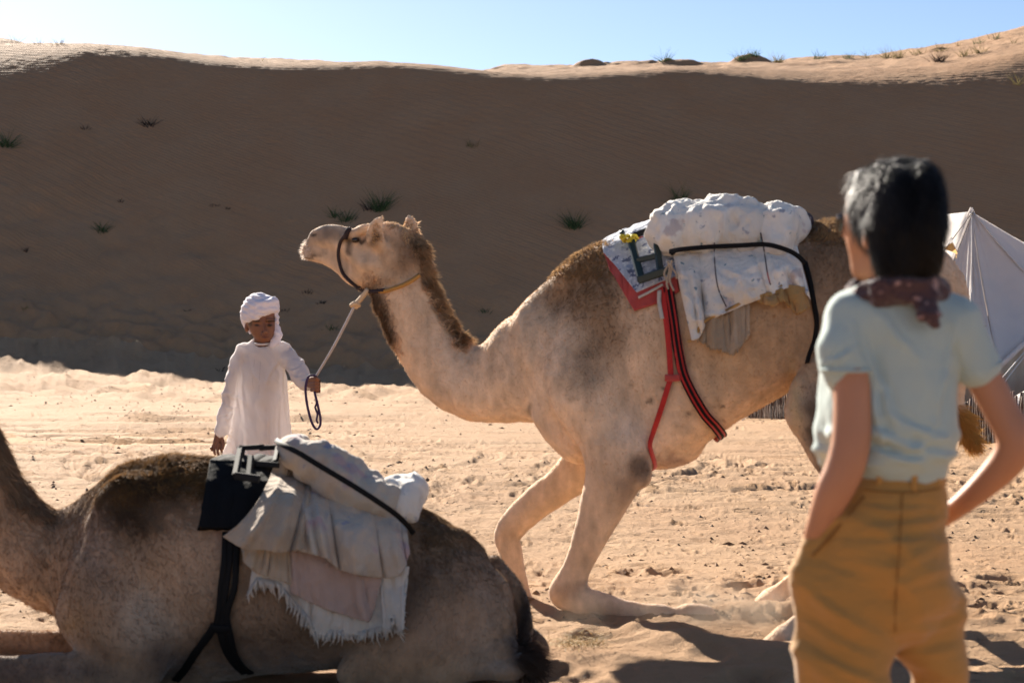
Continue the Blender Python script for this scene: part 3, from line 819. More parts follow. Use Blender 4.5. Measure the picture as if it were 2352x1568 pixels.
M_skin = mat('camel_coat', attr='coat', rough=0.85, spec=0.12, sheen=0.25, bump=[(55, 0.5, 0.008, (1, 1, 0.35)), (170, 0.4, 0.004, (1, 1, 0.4))], var=(30, 0.12))
M_fur = mat('camel_hair', attr='coat', rough=0.8, spec=0.05, trans=0.4)
camel_B = empty('camel', QB(1450, 1440) * [1, 1, 0], 'pale camel with the white bedding load, rising with one front knee on the sand', 'camel', 'pack camels in the desert camp')
mesh_obj('body', VB, FB, M_skin, camel_B, attr={'coat': CB})
_u, _v = UB
def gz(u, v, ru, rv, an=0.0):
    a = math.radians(an); du, dv_ = _u - u, _v - v
    return np.exp(-((du * math.cos(a) + dv_ * math.sin(a)) / ru) ** 2 - ((-du * math.sin(a) + dv_ * math.cos(a)) / rv) ** 2)
topness = np.clip(NB[:, 2], 0, 1)
down = np.tile(np.array([0.5, 0, -0.85]), (len(VB), 1))
neckz = sstep(1300, 1150, _u) * (_u > 930)
down += neckz[:, None] * np.array([0.6, 0, 0.0])
hz_ = (_u < 930)[:, None] * np.array([0.9, 0, 0.4]); down = down + hz_
lenB = 0.011 + 0.012 * np.clip(gz(1330, 610, 120, 60) * 1.3 + gz(1930, 520, 140, 50) * 1.4 + gz(1400, 700, 80, 100), 0, 1.6) + 0.006 * gz(960, 600, 40, 60)
legs = (_v > 1080) | (_u < 860)
lenB = np.where(legs, 0.006, lenB)
denB = np.where(NB[:, 1] < 0.5, 1.0, 0.25) * (1 + 2.0 * topness)
fv, ff, fc = fur_strips(VB, FB, NB, CB, 80000, denB, lenB, down, 11, 0.0013, clump=0.9)
mesh_obj('coat_hair', fv, ff, M_fur, camel_B, attr={'coat': fc}, smooth=False)
# mane, throat beard, tail tuft
def zone_hair(name, parent, V, Fc, N, C, dens, L, D, n, seed, width=0.0028, lift=0.5, droop=0.5, clump=0.8, tint=None):
    dn = np.clip(dens / dens.max(), 0, 1)
    if tint is not None: w_ = sstep(0.05, 0.75, dn)[:, None]; C = C * (1 - w_) + np.array(tint) * w_
    fv, ff, fc = fur_strips(V, Fc, N, C, n, dens, L * (.35 + .65 * dn) * np.ones(len(V)), D, seed, width, droop=droop, lift=lift, clump=clump)
    return mesh_obj(name, fv, ff, M_fur, parent, attr={'coat': fc}, smooth=False)
_mn = np.clip(gz(962, 580, 16, 45, -10) + gz(995, 660, 16, 50, -25) + gz(1032, 735, 15, 44, -28) + gz(1060, 780, 13, 20), 0, 1) * (np.abs(NB[:, 1]) < 0.85)
_mn = np.where(_mn > .06, _mn, 0)
zone_hair('mane', camel_B, VB, FB, NB, CB, _mn + 1e-9, 0.062, np.tile([0.8, 0, -0.5], (len(VB), 1)), 8000, 21, 0.0018, 1.0, 0.35, 1.9, (.33, .21, .115))
_th = gz(862, 700, 22, 50, -10) + gz(885, 760, 20, 45, -25); _th = np.where((_th > .06) & (NB[:, 0] < 0.1), _th, 0)
zone_hair('throat_beard', camel_B, VB, FB, NB, CB, _th + 1e-9, 0.048, np.tile([-0.25, 0, -1.0], (len(VB), 1)), 4600, 22, 0.0022, 0.5, 0.5, 1.0, (.20, .125, .075))
_hd = np.clip(gz(902, 520, 16, 14) + gz(955, 570, 12, 25), 0, 1) * (NB[:, 2] > -.2)
zone_hair('forelock', camel_B, VB, FB, NB, CB, _hd + 1e-9, 0.014, np.tile([0.5, 0, 0.5], (len(VB), 1)), 1200, 23, 0.0016, 0.8, 0.2, 1.2, (.45, .31, .19))
_el = gz(866, 540, 16, 34) + gz(938, 535, 18, 34)
zone_hair('ear_fringe', camel_B, VB, FB, NB, CB, np.where(_el > .45, 1.0, 0) + 1e-9, 0.010, np.tile([0.0, 0, 1.0], (len(VB), 1)), 2600, 27, 0.0016, 0.7, 0.0, 0.8, (.55, .38, .22))
_lp = gz(700, 575, 12, 24); zone_hair('whiskers', camel_B, VB, FB, NB, CB, np.where((_lp > .25) & (NB[:, 0] < 0), 1.0, 0) + 1e-9, 0.020, np.tile([-0.6, 0, -0.7], (len(VB), 1)), 260, 24, 0.0010, 1.0, 0.2, 1.0, (.7, .62, .55))
_tl = np.where((_u > 2175) & (_v > 930), 1.0, 0.0)
zone_hair('tail_tuft', camel_B, VB, FB, NB, CB, _tl + 1e-9, 0.075, np.tile([0.62, 0, -0.75], (len(VB), 1)), 5200, 25, 0.0024, 0.12, 0.15, 0.2, (.50, .27, .08))
_hu = np.where((topness > .15) & (_v < 640) & (_u > 1240) & (_u < 1420), 1.0, 0) + np.where((topness > .3) & (_v < 560) & (_u > 1830), 1.2, 0)
zone_hair('hump_hair', camel_B, VB, FB, NB, CB, _hu + 1e-9, 0.030, np.tile([0.35, 0, -0.4], (len(VB), 1)), 9000, 26, 0.0024, 0.7, 0.2, 1.0, (.34, .21, .105))
# eye, set under the brow
ev = QB(816, 551, -.088)
vv = Vol(ev - .03, ev + .03, .0022); vv.ell(ev + [0, .006, 0], (.019, .016, .014), .001)
a_, b_ = vv.mesh(); mesh_obj('eye', a_, b_, mat('camel_eye', (.012, .008, .006), 0.12, spec=0.6), camel_B)

bvhB = BVHTree.FromPolygons([Vector(p) for p in VB], FB.tolist())

# ---- resting camel
DA = lambda u: 6.25 + u * 0.00010
QA = lambda u, v, o=0.0: P(u, v, DA(u) + o)
sA = 6.3 / F
volA = Vol((-2.72, 5.72, -0.10), (0.25, 6.95, 1.72), 0.0125)
rows_to_loft(volA, QA, DA, [(112, 1275, 1345, .03), (150, 1205, 1430, .15), (200, 1158, 1480, .22), (270, 1104, 1535, .29), (350, 1072, 1548, .33), (450, 1068, 1550, .36), (560, 1082, 1545, .385), (680, 1106, 1535, .40),
    (800, 1130, 1528, .385), (900, 1150, 1520, .35), (1000, 1186, 1525, .30), (1080, 1250, 1540, .25), (1150, 1338, 1520, .17), (1182, 1410, 1455, .05)])
def chA(pts, k=0.03, ay=1.0, **kw):
    volA.chain([[*QA(u, v, o), r * sA] for u, v, o, r in pts], k=k, ay=ay, **kw)
chA([(-120, 790, 0, 58), (-112, 870, 0, 60), (-92, 960, 0, 66), (-62, 1060, 0, 76), (-28, 1150, 0, 88), (32, 1235, 0, 98), (110, 1288, 0, 110), (200, 1290, 0, 132)], 0.05, 0.68)
chA([(255, 1146, 0, 40), (330, 1106, 0, 44), (430, 1102, 0, 42), (520, 1106, 0, 36)], 0.05, 1.6)
chA([(160, 1225, 0, 30), (220, 1175, 0, 36)], 0.05, 1.2)
# shoulder, folded forelegs
for o in (-1, 1):
    chA([(300, 1180, o * .18, 80), (275, 1290, o * .24, 92), (255, 1380, o * .27, 98), (290, 1455, o * .29, 88)], 0.05, 0.75)
    chA([(235, 1350, o * .24, 92), (200, 1410, o * .24, 66), (250, 1480, o * .26, 62)], 0.045, 0.75)
chA([(310, 1440, -.28, 74), (335, 1500, -.29, 62), (300, 1540, -.30, 48)], 0.06, 0.85)
chA([(320, 1545, -.30, 46), (230, 1544, -.31, 44), (110, 1542, -.31, 38), (-20, 1538, -.31, 33), (-90, 1536, -.31, 36)], 0.04, 0.85)   # near forearm
chA([(330, 1525, .22, 46), (200, 1488, .23, 36), (80, 1473, .23, 27), (-30, 1468, .23, 24), (-100, 1466, .23, 28)], 0.04, 0.9)    # far forearm
for o, vv_ in ((-.31, 1560), (.23, 1500)):
    chA([(-95, vv_ - 22, o, 33), (-80, vv_ - 2, o, 24), (10, vv_ + 4, o + .03, 18), (110, vv_ + 6, o + .05, 17), (190, vv_ + 4, o + .06, 20)], 0.02, 1.0)
# folded hind leg: thigh forward to the stifle, shank back to the foot
for o in (-1, 1):
    chA([(1020, 1315, o * .16, 100), (1015, 1395, o * .24, 116), (960, 1450, o * .31, 98), (900, 1490, o * .33, 72), (840, 1522, o * .33, 50), (812, 1538, o * .33, 38)], 0.04, 0.75)
    chA([(1090, 1400, o * .2, 88), (1105, 1450, o * .26, 68), (1060, 1500, o * .29, 48)], 0.06, 0.75)
    chA([(830, 1545, o * .32, 32), (920, 1548, o * .33, 34), (1020, 1540, o * .33, 34), (1110, 1520, o * .31, 34), (1150, 1505, o * .3, 36)], 0.03, 0.9)
chA([(1150, 1500, -.30, 33), (1120, 1518, -.33, 28), (1140, 1535, -.35, 22), (1180, 1534, -.35, 21), (1200, 1520, -.35, 17)], 0.02, 1.1)
chA([(1150, 1488, .22, 36), (1205, 1462, .24, 30), (1235, 1480, .24, 24), (1248, 1492, .24, 16)], 0.03, 1.1)
# belly and chest pad
chA([(330, 1540, 0, 45), (420, 1535, 0, 40), (520, 1520, 0, 30)], 0.06, 2.0)
# tail lying down behind
chA([(1135, 1300, -.04, 26), (1178, 1345, -.10, 17), (1204, 1415, -.15, 16), (1204, 1480, -.2, 15), (1188, 1528, -.24, 13)], 0.015)
# head, up and out of the picture
QAh = lambda u, v, o=0.0: QA((u - 935) * 0.80 - 120, (v - 650) * 0.80 + 790, o)
head_chains(volA, QAh, sA * 0.80)
chA([(-138, 790, 0, 50), (-128, 830, 0, 54)], 0.04, 0.8)
ear(volA, QAh, sA * 0.8, [(874, 568, -.085, 13), (864, 545, -.115, 17), (864, 521, -.13, 13)], [(856, 556, -.155, 9), (855, 533, -.16, 10)])
ear(volA, QAh, sA * 0.8, [(918, 562, .05, 13), (936, 540, .07, 18), (942, 520, .075, 14)], [(930, 548, .035, 9), (933, 530, .035, 10)])
VA, FA = volA.mesh(); VA = smooth_mesh(VA, FA, 2, 0.4); NA = normals(VA, FA)
VA = VA + NA * (0.008 * fbm3(VA[:, 0] * 5, VA[:, 1] * 5, VA[:, 2] * 5, 2, 14) + 0.005 * (1 - 2 * np.abs(noise3(VA[:, 0] * 11 + VA[:, 2] * 5, VA[:, 1] * 9, VA[:, 2] * 7, 18))) + 0.003 * fbm3(VA[:, 0] * 22, VA[:, 1] * 22, VA[:, 2] * 14, 2, 15))[:, None]
NA = normals(VA, FA)
UA = uv_of(VA)
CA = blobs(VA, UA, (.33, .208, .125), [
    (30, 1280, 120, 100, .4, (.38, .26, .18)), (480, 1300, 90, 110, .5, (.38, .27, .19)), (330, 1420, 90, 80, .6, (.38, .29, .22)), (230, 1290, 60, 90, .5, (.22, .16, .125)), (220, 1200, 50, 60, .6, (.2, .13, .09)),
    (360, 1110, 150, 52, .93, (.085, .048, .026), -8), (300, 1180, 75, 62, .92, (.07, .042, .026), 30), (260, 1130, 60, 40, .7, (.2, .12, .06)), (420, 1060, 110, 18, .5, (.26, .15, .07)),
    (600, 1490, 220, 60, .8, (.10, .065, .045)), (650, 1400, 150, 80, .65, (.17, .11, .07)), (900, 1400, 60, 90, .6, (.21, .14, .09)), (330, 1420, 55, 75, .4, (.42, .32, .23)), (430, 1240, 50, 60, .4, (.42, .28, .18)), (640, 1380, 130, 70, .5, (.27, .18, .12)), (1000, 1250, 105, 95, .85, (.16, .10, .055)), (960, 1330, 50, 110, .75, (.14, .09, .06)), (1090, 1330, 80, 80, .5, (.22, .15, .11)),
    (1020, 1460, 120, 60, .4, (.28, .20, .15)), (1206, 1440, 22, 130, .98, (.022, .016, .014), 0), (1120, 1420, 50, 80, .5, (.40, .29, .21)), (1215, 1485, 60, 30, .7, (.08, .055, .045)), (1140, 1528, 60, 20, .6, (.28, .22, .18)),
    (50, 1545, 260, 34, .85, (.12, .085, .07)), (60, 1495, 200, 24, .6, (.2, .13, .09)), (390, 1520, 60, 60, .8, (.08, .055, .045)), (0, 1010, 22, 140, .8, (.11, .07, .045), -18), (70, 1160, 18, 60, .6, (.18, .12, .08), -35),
    (115, 1200, 14, 14, .8, DARK), (110, 1310, 9, 8, .6, DARK), (118, 1372, 10, 9, .8, DARK), (128, 1405, 9, 8, .8, DARK), (490, 1440, 20, 30, .4, BROWN), (175, 1425, 20, 20, .4, (.4, .24, .1)),
    (40, 1390, 110, 30, .5, (.5, .33, .2)), (520, 1210, 30, 60, .5, (.36, .22, .16)), (300, 1330, 12, 80, .3, (.24, .17, .13), 30)], 8, warp=18)
camel_A = empty('camel', QA(620, 1575) * [1, 1, 0], 'brown camel resting on folded legs in front with dark shaggy hump', 'camel', 'pack camels in the desert camp')
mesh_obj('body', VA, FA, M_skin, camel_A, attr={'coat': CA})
_u, _v = UA
topA = np.clip(NA[:, 2], 0, 1)
down = np.tile(np.array([0.55, 0, -0.8]), (len(VA), 1))
lenA = 0.016 + 0.010 * fbm3(VA[:, 0] * 3, VA[:, 1] * 3, VA[:, 2] * 3, 2, 77)
lenA = np.clip(lenA, .008, .03) + 0.03 * np.clip(gz(340, 1110, 130, 70), 0, 1) + 0.012 * gz(1050, 1230, 100, 60)
lenA = np.where(_v > 1470, 0.008, lenA)
denA = np.where(NA[:, 1] < 0.5, 1.0, 0.2) * (1 + 2 * topA) * (1 + 2.5 * gz(340, 1110, 130, 80))
fv, ff, fc = fur_strips(VA, FA, NA, CA, 130000, denA, lenA, down, 12, 0.0013, clump=0.8, lift=0.22)
mesh_obj('coat_hair', fv, ff, M_fur, camel_A, attr={'coat': fc}, smooth=False)
_hu = sstep(215, 270, _u) * (1 - sstep(470, 530, _u)) * (1 - sstep(1090, 1200, _v)) * (topA > .0) + np.where((_u > 960) & (_v < 1260) & (topA > .3), .25, 0)
zone_hair('hump_hair', camel_A, VA, FA, NA, CA, _hu + 1e-9, 0.036, np.tile([0.5, 0, -0.5], (len(VA), 1)), 16000, 31, 0.0020, 0.5, 0.3, 1.2, (.20, .105, .04))
_mn = np.where((_u > -120) & (_u < 130) & (_v < 1205) & (_v > 780) & (NA[:, 0] > .45), 1.0, 0)
zone_hair('mane', camel_A, VA, FA, NA, CA, _mn + 1e-9, 0.06, np.tile([0.6, 0, -0.8], (len(VA), 1)), 9000, 32, 0.0024, 0.35, 0.4, .8, (.27, .17, .10))
_tl = np.where((_u > 1184) & (_v > 1480) & (_v < 1535) & (VA[:, 1] < DA(1190) - .12), 1.0, 0)
zone_hair('tail_tuft', camel_A, VA, FA, NA, CA, _tl + 1e-9, 0.09, np.tile([0.9, 0.1, -0.5], (len(VA), 1)), 2200, 33, 0.0024, 0.12, 0.2, .3, (.06, .04, .03))
bvhA = BVHTree.FromPolygons([Vector(p) for p in VA], FA.tolist())
# ------------------------------------------------------------------ packs, straps and ropes
CAMP = Vector((0, 0, EYE))
def hit(bvh, u, v):
    d = Vector(P(u, v, 1.0)) - CAMP; d.normalize()
    h = bvh.ray_cast(CAMP, d, 40)
    return (np.array(h[0]), np.array(h[1])) if h[0] is not None else (None, None)

def snap(bvh, p):
    h = bvh.find_nearest(Vector([float(c) for c in p]))
    return np.array(h[0]), np.array(h[1])

def lerp_poly(pts, s):
    p = np.asarray(pts, float); L = np.concatenate([[0], np.cumsum(np.linalg.norm(np.diff(p, axis=0), axis=1))]); L /= L[-1]
    return np.stack([np.interp(s, L, p[:, k]) for k in range(p.shape[1])], 1)

def drape(name, top, bot, bvhs, m, parent=None, rise=.06, n=(90, 70), off=0.02, pleats=(), fold=0.012, seed=1, thick=0.008, back=0.0, hang=True, mid=None, bulge=0.0, ragged=0.0, attr=None, freq=1.0, crumple=0.006):
    ns, nt = n
    S = np.linspace(0, 1, ns); Tt = np.linspace(0, 1, nt)
    A = lerp_poly(top, S); B = lerp_poly(bot, S)
    M = lerp_poly(mid, S) if mid is not None else None
    Y = np.full((nt, ns), np.nan); U = np.zeros((nt, ns)); W = np.zeros((nt, ns))
    for i, t in enumerate(Tt):
        if M is not None: q = A * (1 - t) * (1 - 2 * t) + M * 4 * t * (1 - t) + B * t * (2 * t - 1)
        else: q = A * (1 - t) + B * t
        U[i], W[i] = q[:, 0], q[:, 1]
        for j in range(ns):
            best = None
            for bv in bvhs:
                h, _n = hit(bv, q[j, 0], q[j, 1])
                if h is not None and (best is None or h[1] < best): best = h[1]
            if best is not None: Y[i, j] = best
    for i in range(nt):                    # fill the misses from the nearest row
        for j in range(ns):
            if np.isnan(Y[i, j]):
                c = Y[:, j]; ok = np.where(~np.isnan(c))[0]
                Y[i, j] = c[ok[np.argmin(abs(ok - i))]] if len(ok) else np.nan
    Y = np.where(np.isnan(Y), np.nanmean(Y), Y)
    for _ in range(6):
        Yp = np.pad(Y, 1, mode='edge'); Y = np.minimum(Y, (Yp[:-2, 1:-1] + Yp[2:, 1:-1] + Yp[1:-1, :-2] + Yp[1:-1, 2:]) / 4)
    if hang: Y = 0.75 * np.minimum.accumulate(Y, axis=0) + 0.25 * Y
    SS, TT = np.meshgrid(S, Tt)
    Y = Y - off - bulge * np.sin(np.pi * TT) * np.sin(np.pi * SS)
    for (s0, w, a, sk) in pleats:
        Y = Y - a * np.exp(-(((SS - s0 - sk * TT) / w) ** 2)) * (0.25 + 0.75 * TT)
    X0 = (U - CU) / F * Y; Z0 = EYE - (W - CV) / F * Y
    wob = noise2(X0 * 6 + seed, Z0 * 2.0, seed + 3) * 0.5
    Y = Y - fold * (0.3 + 0.9 * TT) * np.abs(noise2(SS * 9 * freq + wob, TT * 1.5, seed)) * 1.6 - crumple * (1 - 2 * np.abs(fbm2(X0 * 11, Z0 * 9, 3, seed + 7)))
    X = (U - CU) / F * Y; Z = EYE - (W - CV) / F * Y
    if ragged:
        Z[-1] += ragged * (r_rag := np.random.default_rng(seed)).normal(size=ns) ; X[-1] += ragged * 0.3 * r_rag.normal(size=ns)
    G = np.stack([X, Y, Z], -1)
    if back:                               # carry the cloth over the top to the far side
        nb = 14; rowsb = []
        for i in range(nb, 0, -1):
            a = i / nb
            r = G[0].copy(); r[:, 1] += back * a; r[:, 2] += rise * math.sin(min(1, a * 1.6) * math.pi) - 0.10 * max(0, a - .5) + 0.008 * noise2(S * 12, a * 3 + 0 * S, seed + 1)
            rowsb.append(r)
        G = np.concatenate([np.array(rowsb), G], 0)
    V = G.reshape(-1, 3); Fc = grid_faces(G.shape[0], ns)
    uv = np.stack([np.tile(S, G.shape[0]), np.repeat(np.linspace(0, 1, G.shape[0]), ns)], 1)
    o = mesh_obj(name, V, Fc, m, parent, uv=uv, attr=attr)
    md = o.modifiers.new('thickness', 'SOLIDIFY'); md.thickness = thick; md.offset = 0
    return o

def ribbon(name, pts, width, m, parent=None, thick=0.005, n=60, nrm=None):
    """flat strap through 3D points, lying in the surface with normals nrm"""
    p = crom(np.asarray(pts, float), n)
    nn = crom(np.asarray(nrm, float), n); nn /= np.linalg.norm(nn, axis=1, keepdims=True) + 1e-9
    T = np.gradient(p, axis=0); T /= np.linalg.norm(T, axis=1, keepdims=True) + 1e-9
    s_ = np.cross(T, nn); s_ /= np.linalg.norm(s_, axis=1, keepdims=True) + 1e-9
    nn = np.cross(s_, T)
    w = width / 2
    prof = [(-w, 0), (-w, thick), (-w * .9, thick * 1.25), (w * .9, thick * 1.25), (w, thick), (w, 0)]
    V = np.stack([p + a * s_ + b * nn for a, b in prof], 1).reshape(-1, 3)
    k = len(prof)
    Fc = [(i * k + j, i * k + (j + 1) % k, (i + 1) * k + (j + 1) % k, (i + 1) * k + j) for i in range(n - 1) for j in range(k)]
    Fc += [tuple(range(k))[::-1], tuple(range((n - 1) * k, n * k))]
    uv = np.stack([np.repeat(np.linspace(0, 1, n), k), np.tile([0, 0, .05, .95, 1, 1], n)], 1)
    return mesh_obj(name, V, Fc, m, parent, uv=uv)

def on_body(bvh, uvs, lift=0.012, tail=()):
    P3, N3 = [], []
    for u, v in uvs:
        h, nn = hit(bvh, u, v)
        if h is None:
            h, nn = snap(bvh, QB(u, v, -.06) if bvh is bvhB else QA(u, v, -.1))
        if nn[1] > 0: nn = -nn
        P3.append(h + nn * lift); N3.append(nn)
    for q in tail:
        h, nn = snap(bvh, q); P3.append(h + nn * lift); N3.append(nn)
    return P3, N3

def quilt_mat(name, base, marks, scale=5.0, trans=0.12):
    return mat(name, base, rough=0.9, spec=0.15, sheen=0.3, var=(9, 0.10), trans=trans,
               bump=[(8, 0.8, 0.05, (1, 1, 0.5)), (30, 0.6, 0.014, (1, 1, 0.7)), (420, 0.25, 0.0015, (1, 1, 1))], fleck=marks)
M_quilt = quilt_mat('printed_quilt', (.84, .785, .71), [(2.4, .53, (.74, .69, .62)), (6.5, .66, (.62, .53, .49)), (17, .665, (.40, .40, .44)), (27, .665, (.2, .29, .33))])
M_quilt2 = quilt_mat('floral_quilt', (.52, .43, .345), [(5.0, .57, (.46, .33, .32)), (13, .67, (.30, .28, .34)), (2.2, .6, (.50, .44, .36))])
M_canvas = quilt_mat('beige_canvas', (.46, .35, .25), [(2.5, .6, (.38, .28, .19)), (13, .72, (.3, .24, .18))])
M_pink = quilt_mat('pink_blanket', (.42, .29, .235), [(3.0, .62, (.36, .25, .2))], trans=0.05)
M_white = quilt_mat('torn_sheet', (.66, .59, .51), [(3.0, .62, (.52, .46, .38))], trans=0.25)
M_gold = quilt_mat('lining', (.66, .42, .17), [(8, .62, (.45, .28, .11))], trans=0.5)
M_red = mat('red_webbing', (.45, .018, .014), 0.7, bump=[(500, .4, .001, (1, 1, 1))], var=(14, .18), sheen=.3)
M_redd = mat('red_cloth', (.42, .055, .045), 0.85, bump=[(60, .4, .006, (1, 1, 1))], var=(12, .2), sheen=.3)
M_black = mat('black_webbing', (.007, .0065, .007), 0.7, spec=.15, bump=[(500, .4, .001, (1, 1, 1))])
M_pad = mat('black_pad_fabric', (.008, .008, .009), 0.85, spec=.1, bump=[(40, .5, .006, (1, 1, 1)), (300, .3, .002, (1, 1, 1))])
M_iron = mat('green_metal', (.014, .028, .024), 0.4, spec=.5, var=(20, .3))
M_biron = mat('black_metal', (.012, .012, .013), 0.75, spec=.2)
M_blue = quilt_mat('blue_patterned_cloth', (.42, .45, .52), [(26, .55, (.10, .12, .20)), (60, .56, (.6, .62, .66)), (9, .62, (.25, .3, .42))], trans=0.0)
M_yel = mat('yellow_rope', (.62, .50, .05), .7, bump=[(90, .6, .004, (1, 1, 1))])
M_stripe = mat('striped_cloth', (.05, .03, .035), .85, fleck=[(22, .60, (.6, .55, .5)), (12, .62, (.35, .05, .05))])

# ---- walking camel's saddle
bl = empty('saddle_blanket', QB(1460, 640, -.3), 'blue grey patterned saddle blanket with red border behind the hump of the rising camel', 'saddle blanket')
drape('red_border', [(1388, 585), (1445, 556), (1500, 536), (1545, 525)], [(1402, 620), (1457, 714), (1530, 690), (1560, 668)], [bvhB], M_redd, bl, n=(60, 40), off=.012, fold=.004, seed=2, back=.5, crumple=.003)
drape('patterned_cloth', [(1386, 580), (1445, 550), (1500, 531), (1545, 520)], [(1400, 592), (1462, 672), (1524, 645), (1556, 632)], [bvhB], M_blue, bl, n=(60, 40), off=.022, fold=.004, seed=3, back=.5, crumple=.003)
p_, n_ = on_body(bvhB, [(1470, 688), (1495, 677), (1528, 660)], .026); ribbon('white_stripe', p_, .012, M_white, bl, .003, 20, n_)
fr = empty('metal_saddle', QB(1490, 600, -.3), 'dark green metal saddle frame standing on the blue blanket of the rising camel', 'saddle')
def fr_pt(u, v, o): return QB(u, v, o)
def bar(nm, a, b, w, t, m, par): return mesh_obj(nm, *rbox(a, b, w, t), m, par, smooth=False)
zA = -.36
for nm, a, b, w in (('upright', (1449, 552, -.20), (1473, 643, zA), .034), ('upright', (1504, 527, -.18), (1517, 628, zA), .030), ('cross_bar', (1464, 598, -.29), (1513, 587, -.29), .026), ('cross_bar', (1467, 643, zA), (1536, 620, zA), .036)):
    bar(nm, QB(*a), QB(*b), w, .03, M_iron, fr)
bar('top_bar', QB(1452, 543, -.19), QB(1506, 522, -.18), .026, .03, M_biron, fr)
bar('top_bar', QB(1500, 522, -.17), QB(1545, 580, -.30), .022, .03, M_biron, fr)
bar('far_upright', QB(1438, 552, .16), QB(1462, 640, .34), .034, .03, M_iron, fr)
bar('ridge_bar', QB(1452, 545, -.19), QB(1440, 548, .18), .03, .03, M_iron, fr)
pts = [QB(1426 + 34 * t + 4 * math.sin(t * 40), 545 - 7 * math.sin(t * 22) + 3, -.20 + .03 * math.cos(t * 31)) for t in np.linspace(0, 1, 46)]
o = mesh_obj('yellow_rope', *tube(pts, .0085, 6), M_yel); tag(o, 'yellow cord knotted round the front of the green saddle frame', 'cord')
pts = [QB(1432, 550, -.2), QB(1430, 538, -.21), QB(1428, 530, -.22)]
o = mesh_obj('strap_end', *tube(pts, .012, 6), M_iron); tag(o, 'short green strap end sticking up beside the yellow cord', 'strap')

# quilts
def bundle(name, m, chains, k, seed, amp, h=0.011, parent=None, label=None, cat=None, group=None, gather=None, fine=.004):
    allp = np.array([q[:3] for c, _ in chains for q in c]); r = max(q[3] for c, _ in chains for q in c) * 1.6 + .05
    vol = Vol(allp.min(0) - r, allp.max(0) + r, h)
    for c, ay in chains: vol.chain(c, k=k, ay=ay)
    V, Fc = vol.mesh(); V = smooth_mesh(V, Fc, 2, .4); N = normals(V, Fc)
    w = 1 - 2 * np.abs(fbm3(V[:, 0] * 7, V[:, 1] * 7, V[:, 2] * 5, 3, seed))
    w2 = 1 - 2 * np.abs(fbm3(V[:, 0] * 19, V[:, 1] * 15, V[:, 2] * 10, 2, seed + 9))
    V = V + N * (amp * w + .38 * amp * w2 + fine * fbm3(V[:, 0] * 34, V[:, 1] * 34, V[:, 2] * 34, 2, seed + 4))[:, None]
    if gather:
        c0, ax, wl, a = gather
        s_ = (V - c0) @ ax; V = V + N * (a * (np.abs(np.sin(s_ * math.pi / wl + 1.2 * noise3(V[:, 0] * 4, V[:, 1] * 4, V[:, 2] * 4, seed))) - .5))[:, None]
    o = mesh_obj(name, V, Fc, m, parent)
    tag(o, label, cat, group)
    return o
def L_(rows): return [[*QB(u, v, o), r * sB] for u, v, o, r in rows]
bundle('quilt_roll', M_quilt, [(L_([(1540, 530, -.22, 44), (1565, 522, -.18, 50), (1625, 522, -.17, 54)]), 1.3), (L_([(1650, 515, -.15, 54), (1700, 520, -.16, 54), (1722, 524, -.18, 50)]), 1.3), (L_([(1550, 525, .12, 46), (1650, 515, .15, 52), (1720, 522, .12, 50)]), 1.3)],
       .025, 41, .024, label='large rolled white quilt on the back of the rising camel, next to the saddle frame', cat='quilt', group='quilts packed on the rising camel')
bundle('quilt_roll', M_quilt, [(L_([(1782, 520, -.18, 44), (1800, 522, -.16, 46)]), 1.4), (L_([(1785, 518, .1, 44), (1800, 520, .12, 44)]), 1.4), (L_([(1790, 552, -.22, 34)]), 1.3)],
       .025, 43, .020, label='smaller white quilt lump at the rump end of the pack on the rising camel', cat='quilt', group='quilts packed on the rising camel')
o = bundle('cloth_fold', M_quilt, [(L_([(1640, 480, -.2, 14), (1664, 468, -.14, 14), (1672, 462, -.08, 9)]), 1.6), (L_([(1700, 478, -.15, 15), (1725, 474, -.1, 12)]), 1.6)], .03, 45, .014, .009); tag(o, 'white cloth corner poking up from the top of the large quilt roll', 'cloth')
o = bundle('striped_roll', M_stripe, [(L_([(1838, 505, -.12, 22), (1852, 520, .05, 22)]), 1.3)], .02, 44, .004, .008); tag(o, 'dark striped cloth rolled behind the quilts by the rump', 'cloth')

qd = empty('draped_quilt', QB(1700, 650, -.4), 'white printed quilt hanging down the side of the rising camel with gold lining', 'quilt', 'quilts packed on the rising camel')
drape('under_blanket', [(1595, 640), (1640, 640), (1700, 640), (1722, 650)], [(1600, 780), (1640, 800), (1684, 812), (1722, 770)], [bvhB], M_canvas, qd, n=(60, 60), off=.025, fold=.012, seed=5, ragged=.008, pleats=[(.3, .06, .02, 0), (.7, .05, .02, 0)])
drape('quilt', [(1545, 578), (1600, 568), (1700, 562), (1765, 560), (1835, 580)],
      [(1590, 782), (1606, 776), (1622, 738), (1668, 718), (1710, 700), (1735, 690), (1760, 682), (1800, 664), (1828, 656), (1848, 668), (1862, 688)], [bvhB], M_quilt, qd,
      n=(150, 110), off=.045, fold=.018, seed=6, bulge=.05, back=.6, crumple=.016, pleats=[(.03, .03, .03, .0), (.13, .025, .035, -.02), (.21, .02, -.04, -.05), (.30, .03, .02, 0), (.62, .012, -.018, .03), (.8, .02, .012, 0)])
drape('turned_hem', [(1740, 678), (1770, 672), (1815, 655), (1848, 660)], [(1742, 694), (1775, 704), (1800, 690), (1830, 722), (1860, 708)], [bvhB], M_gold, qd, n=(70, 30), off=.05, fold=.03, seed=7, crumple=.01, freq=1.3, thick=.012,
      pleats=[(.2, .08, .03, 0), (.6, .05, -.04, 0), (.85, .1, .04, 0)])
hem = [(1590, 782), (1606, 778), (1622, 741), (1668, 720), (1710, 702), (1735, 692), (1760, 684), (1800, 665)]
hp, _ = on_body(bvhB, hem, .06)
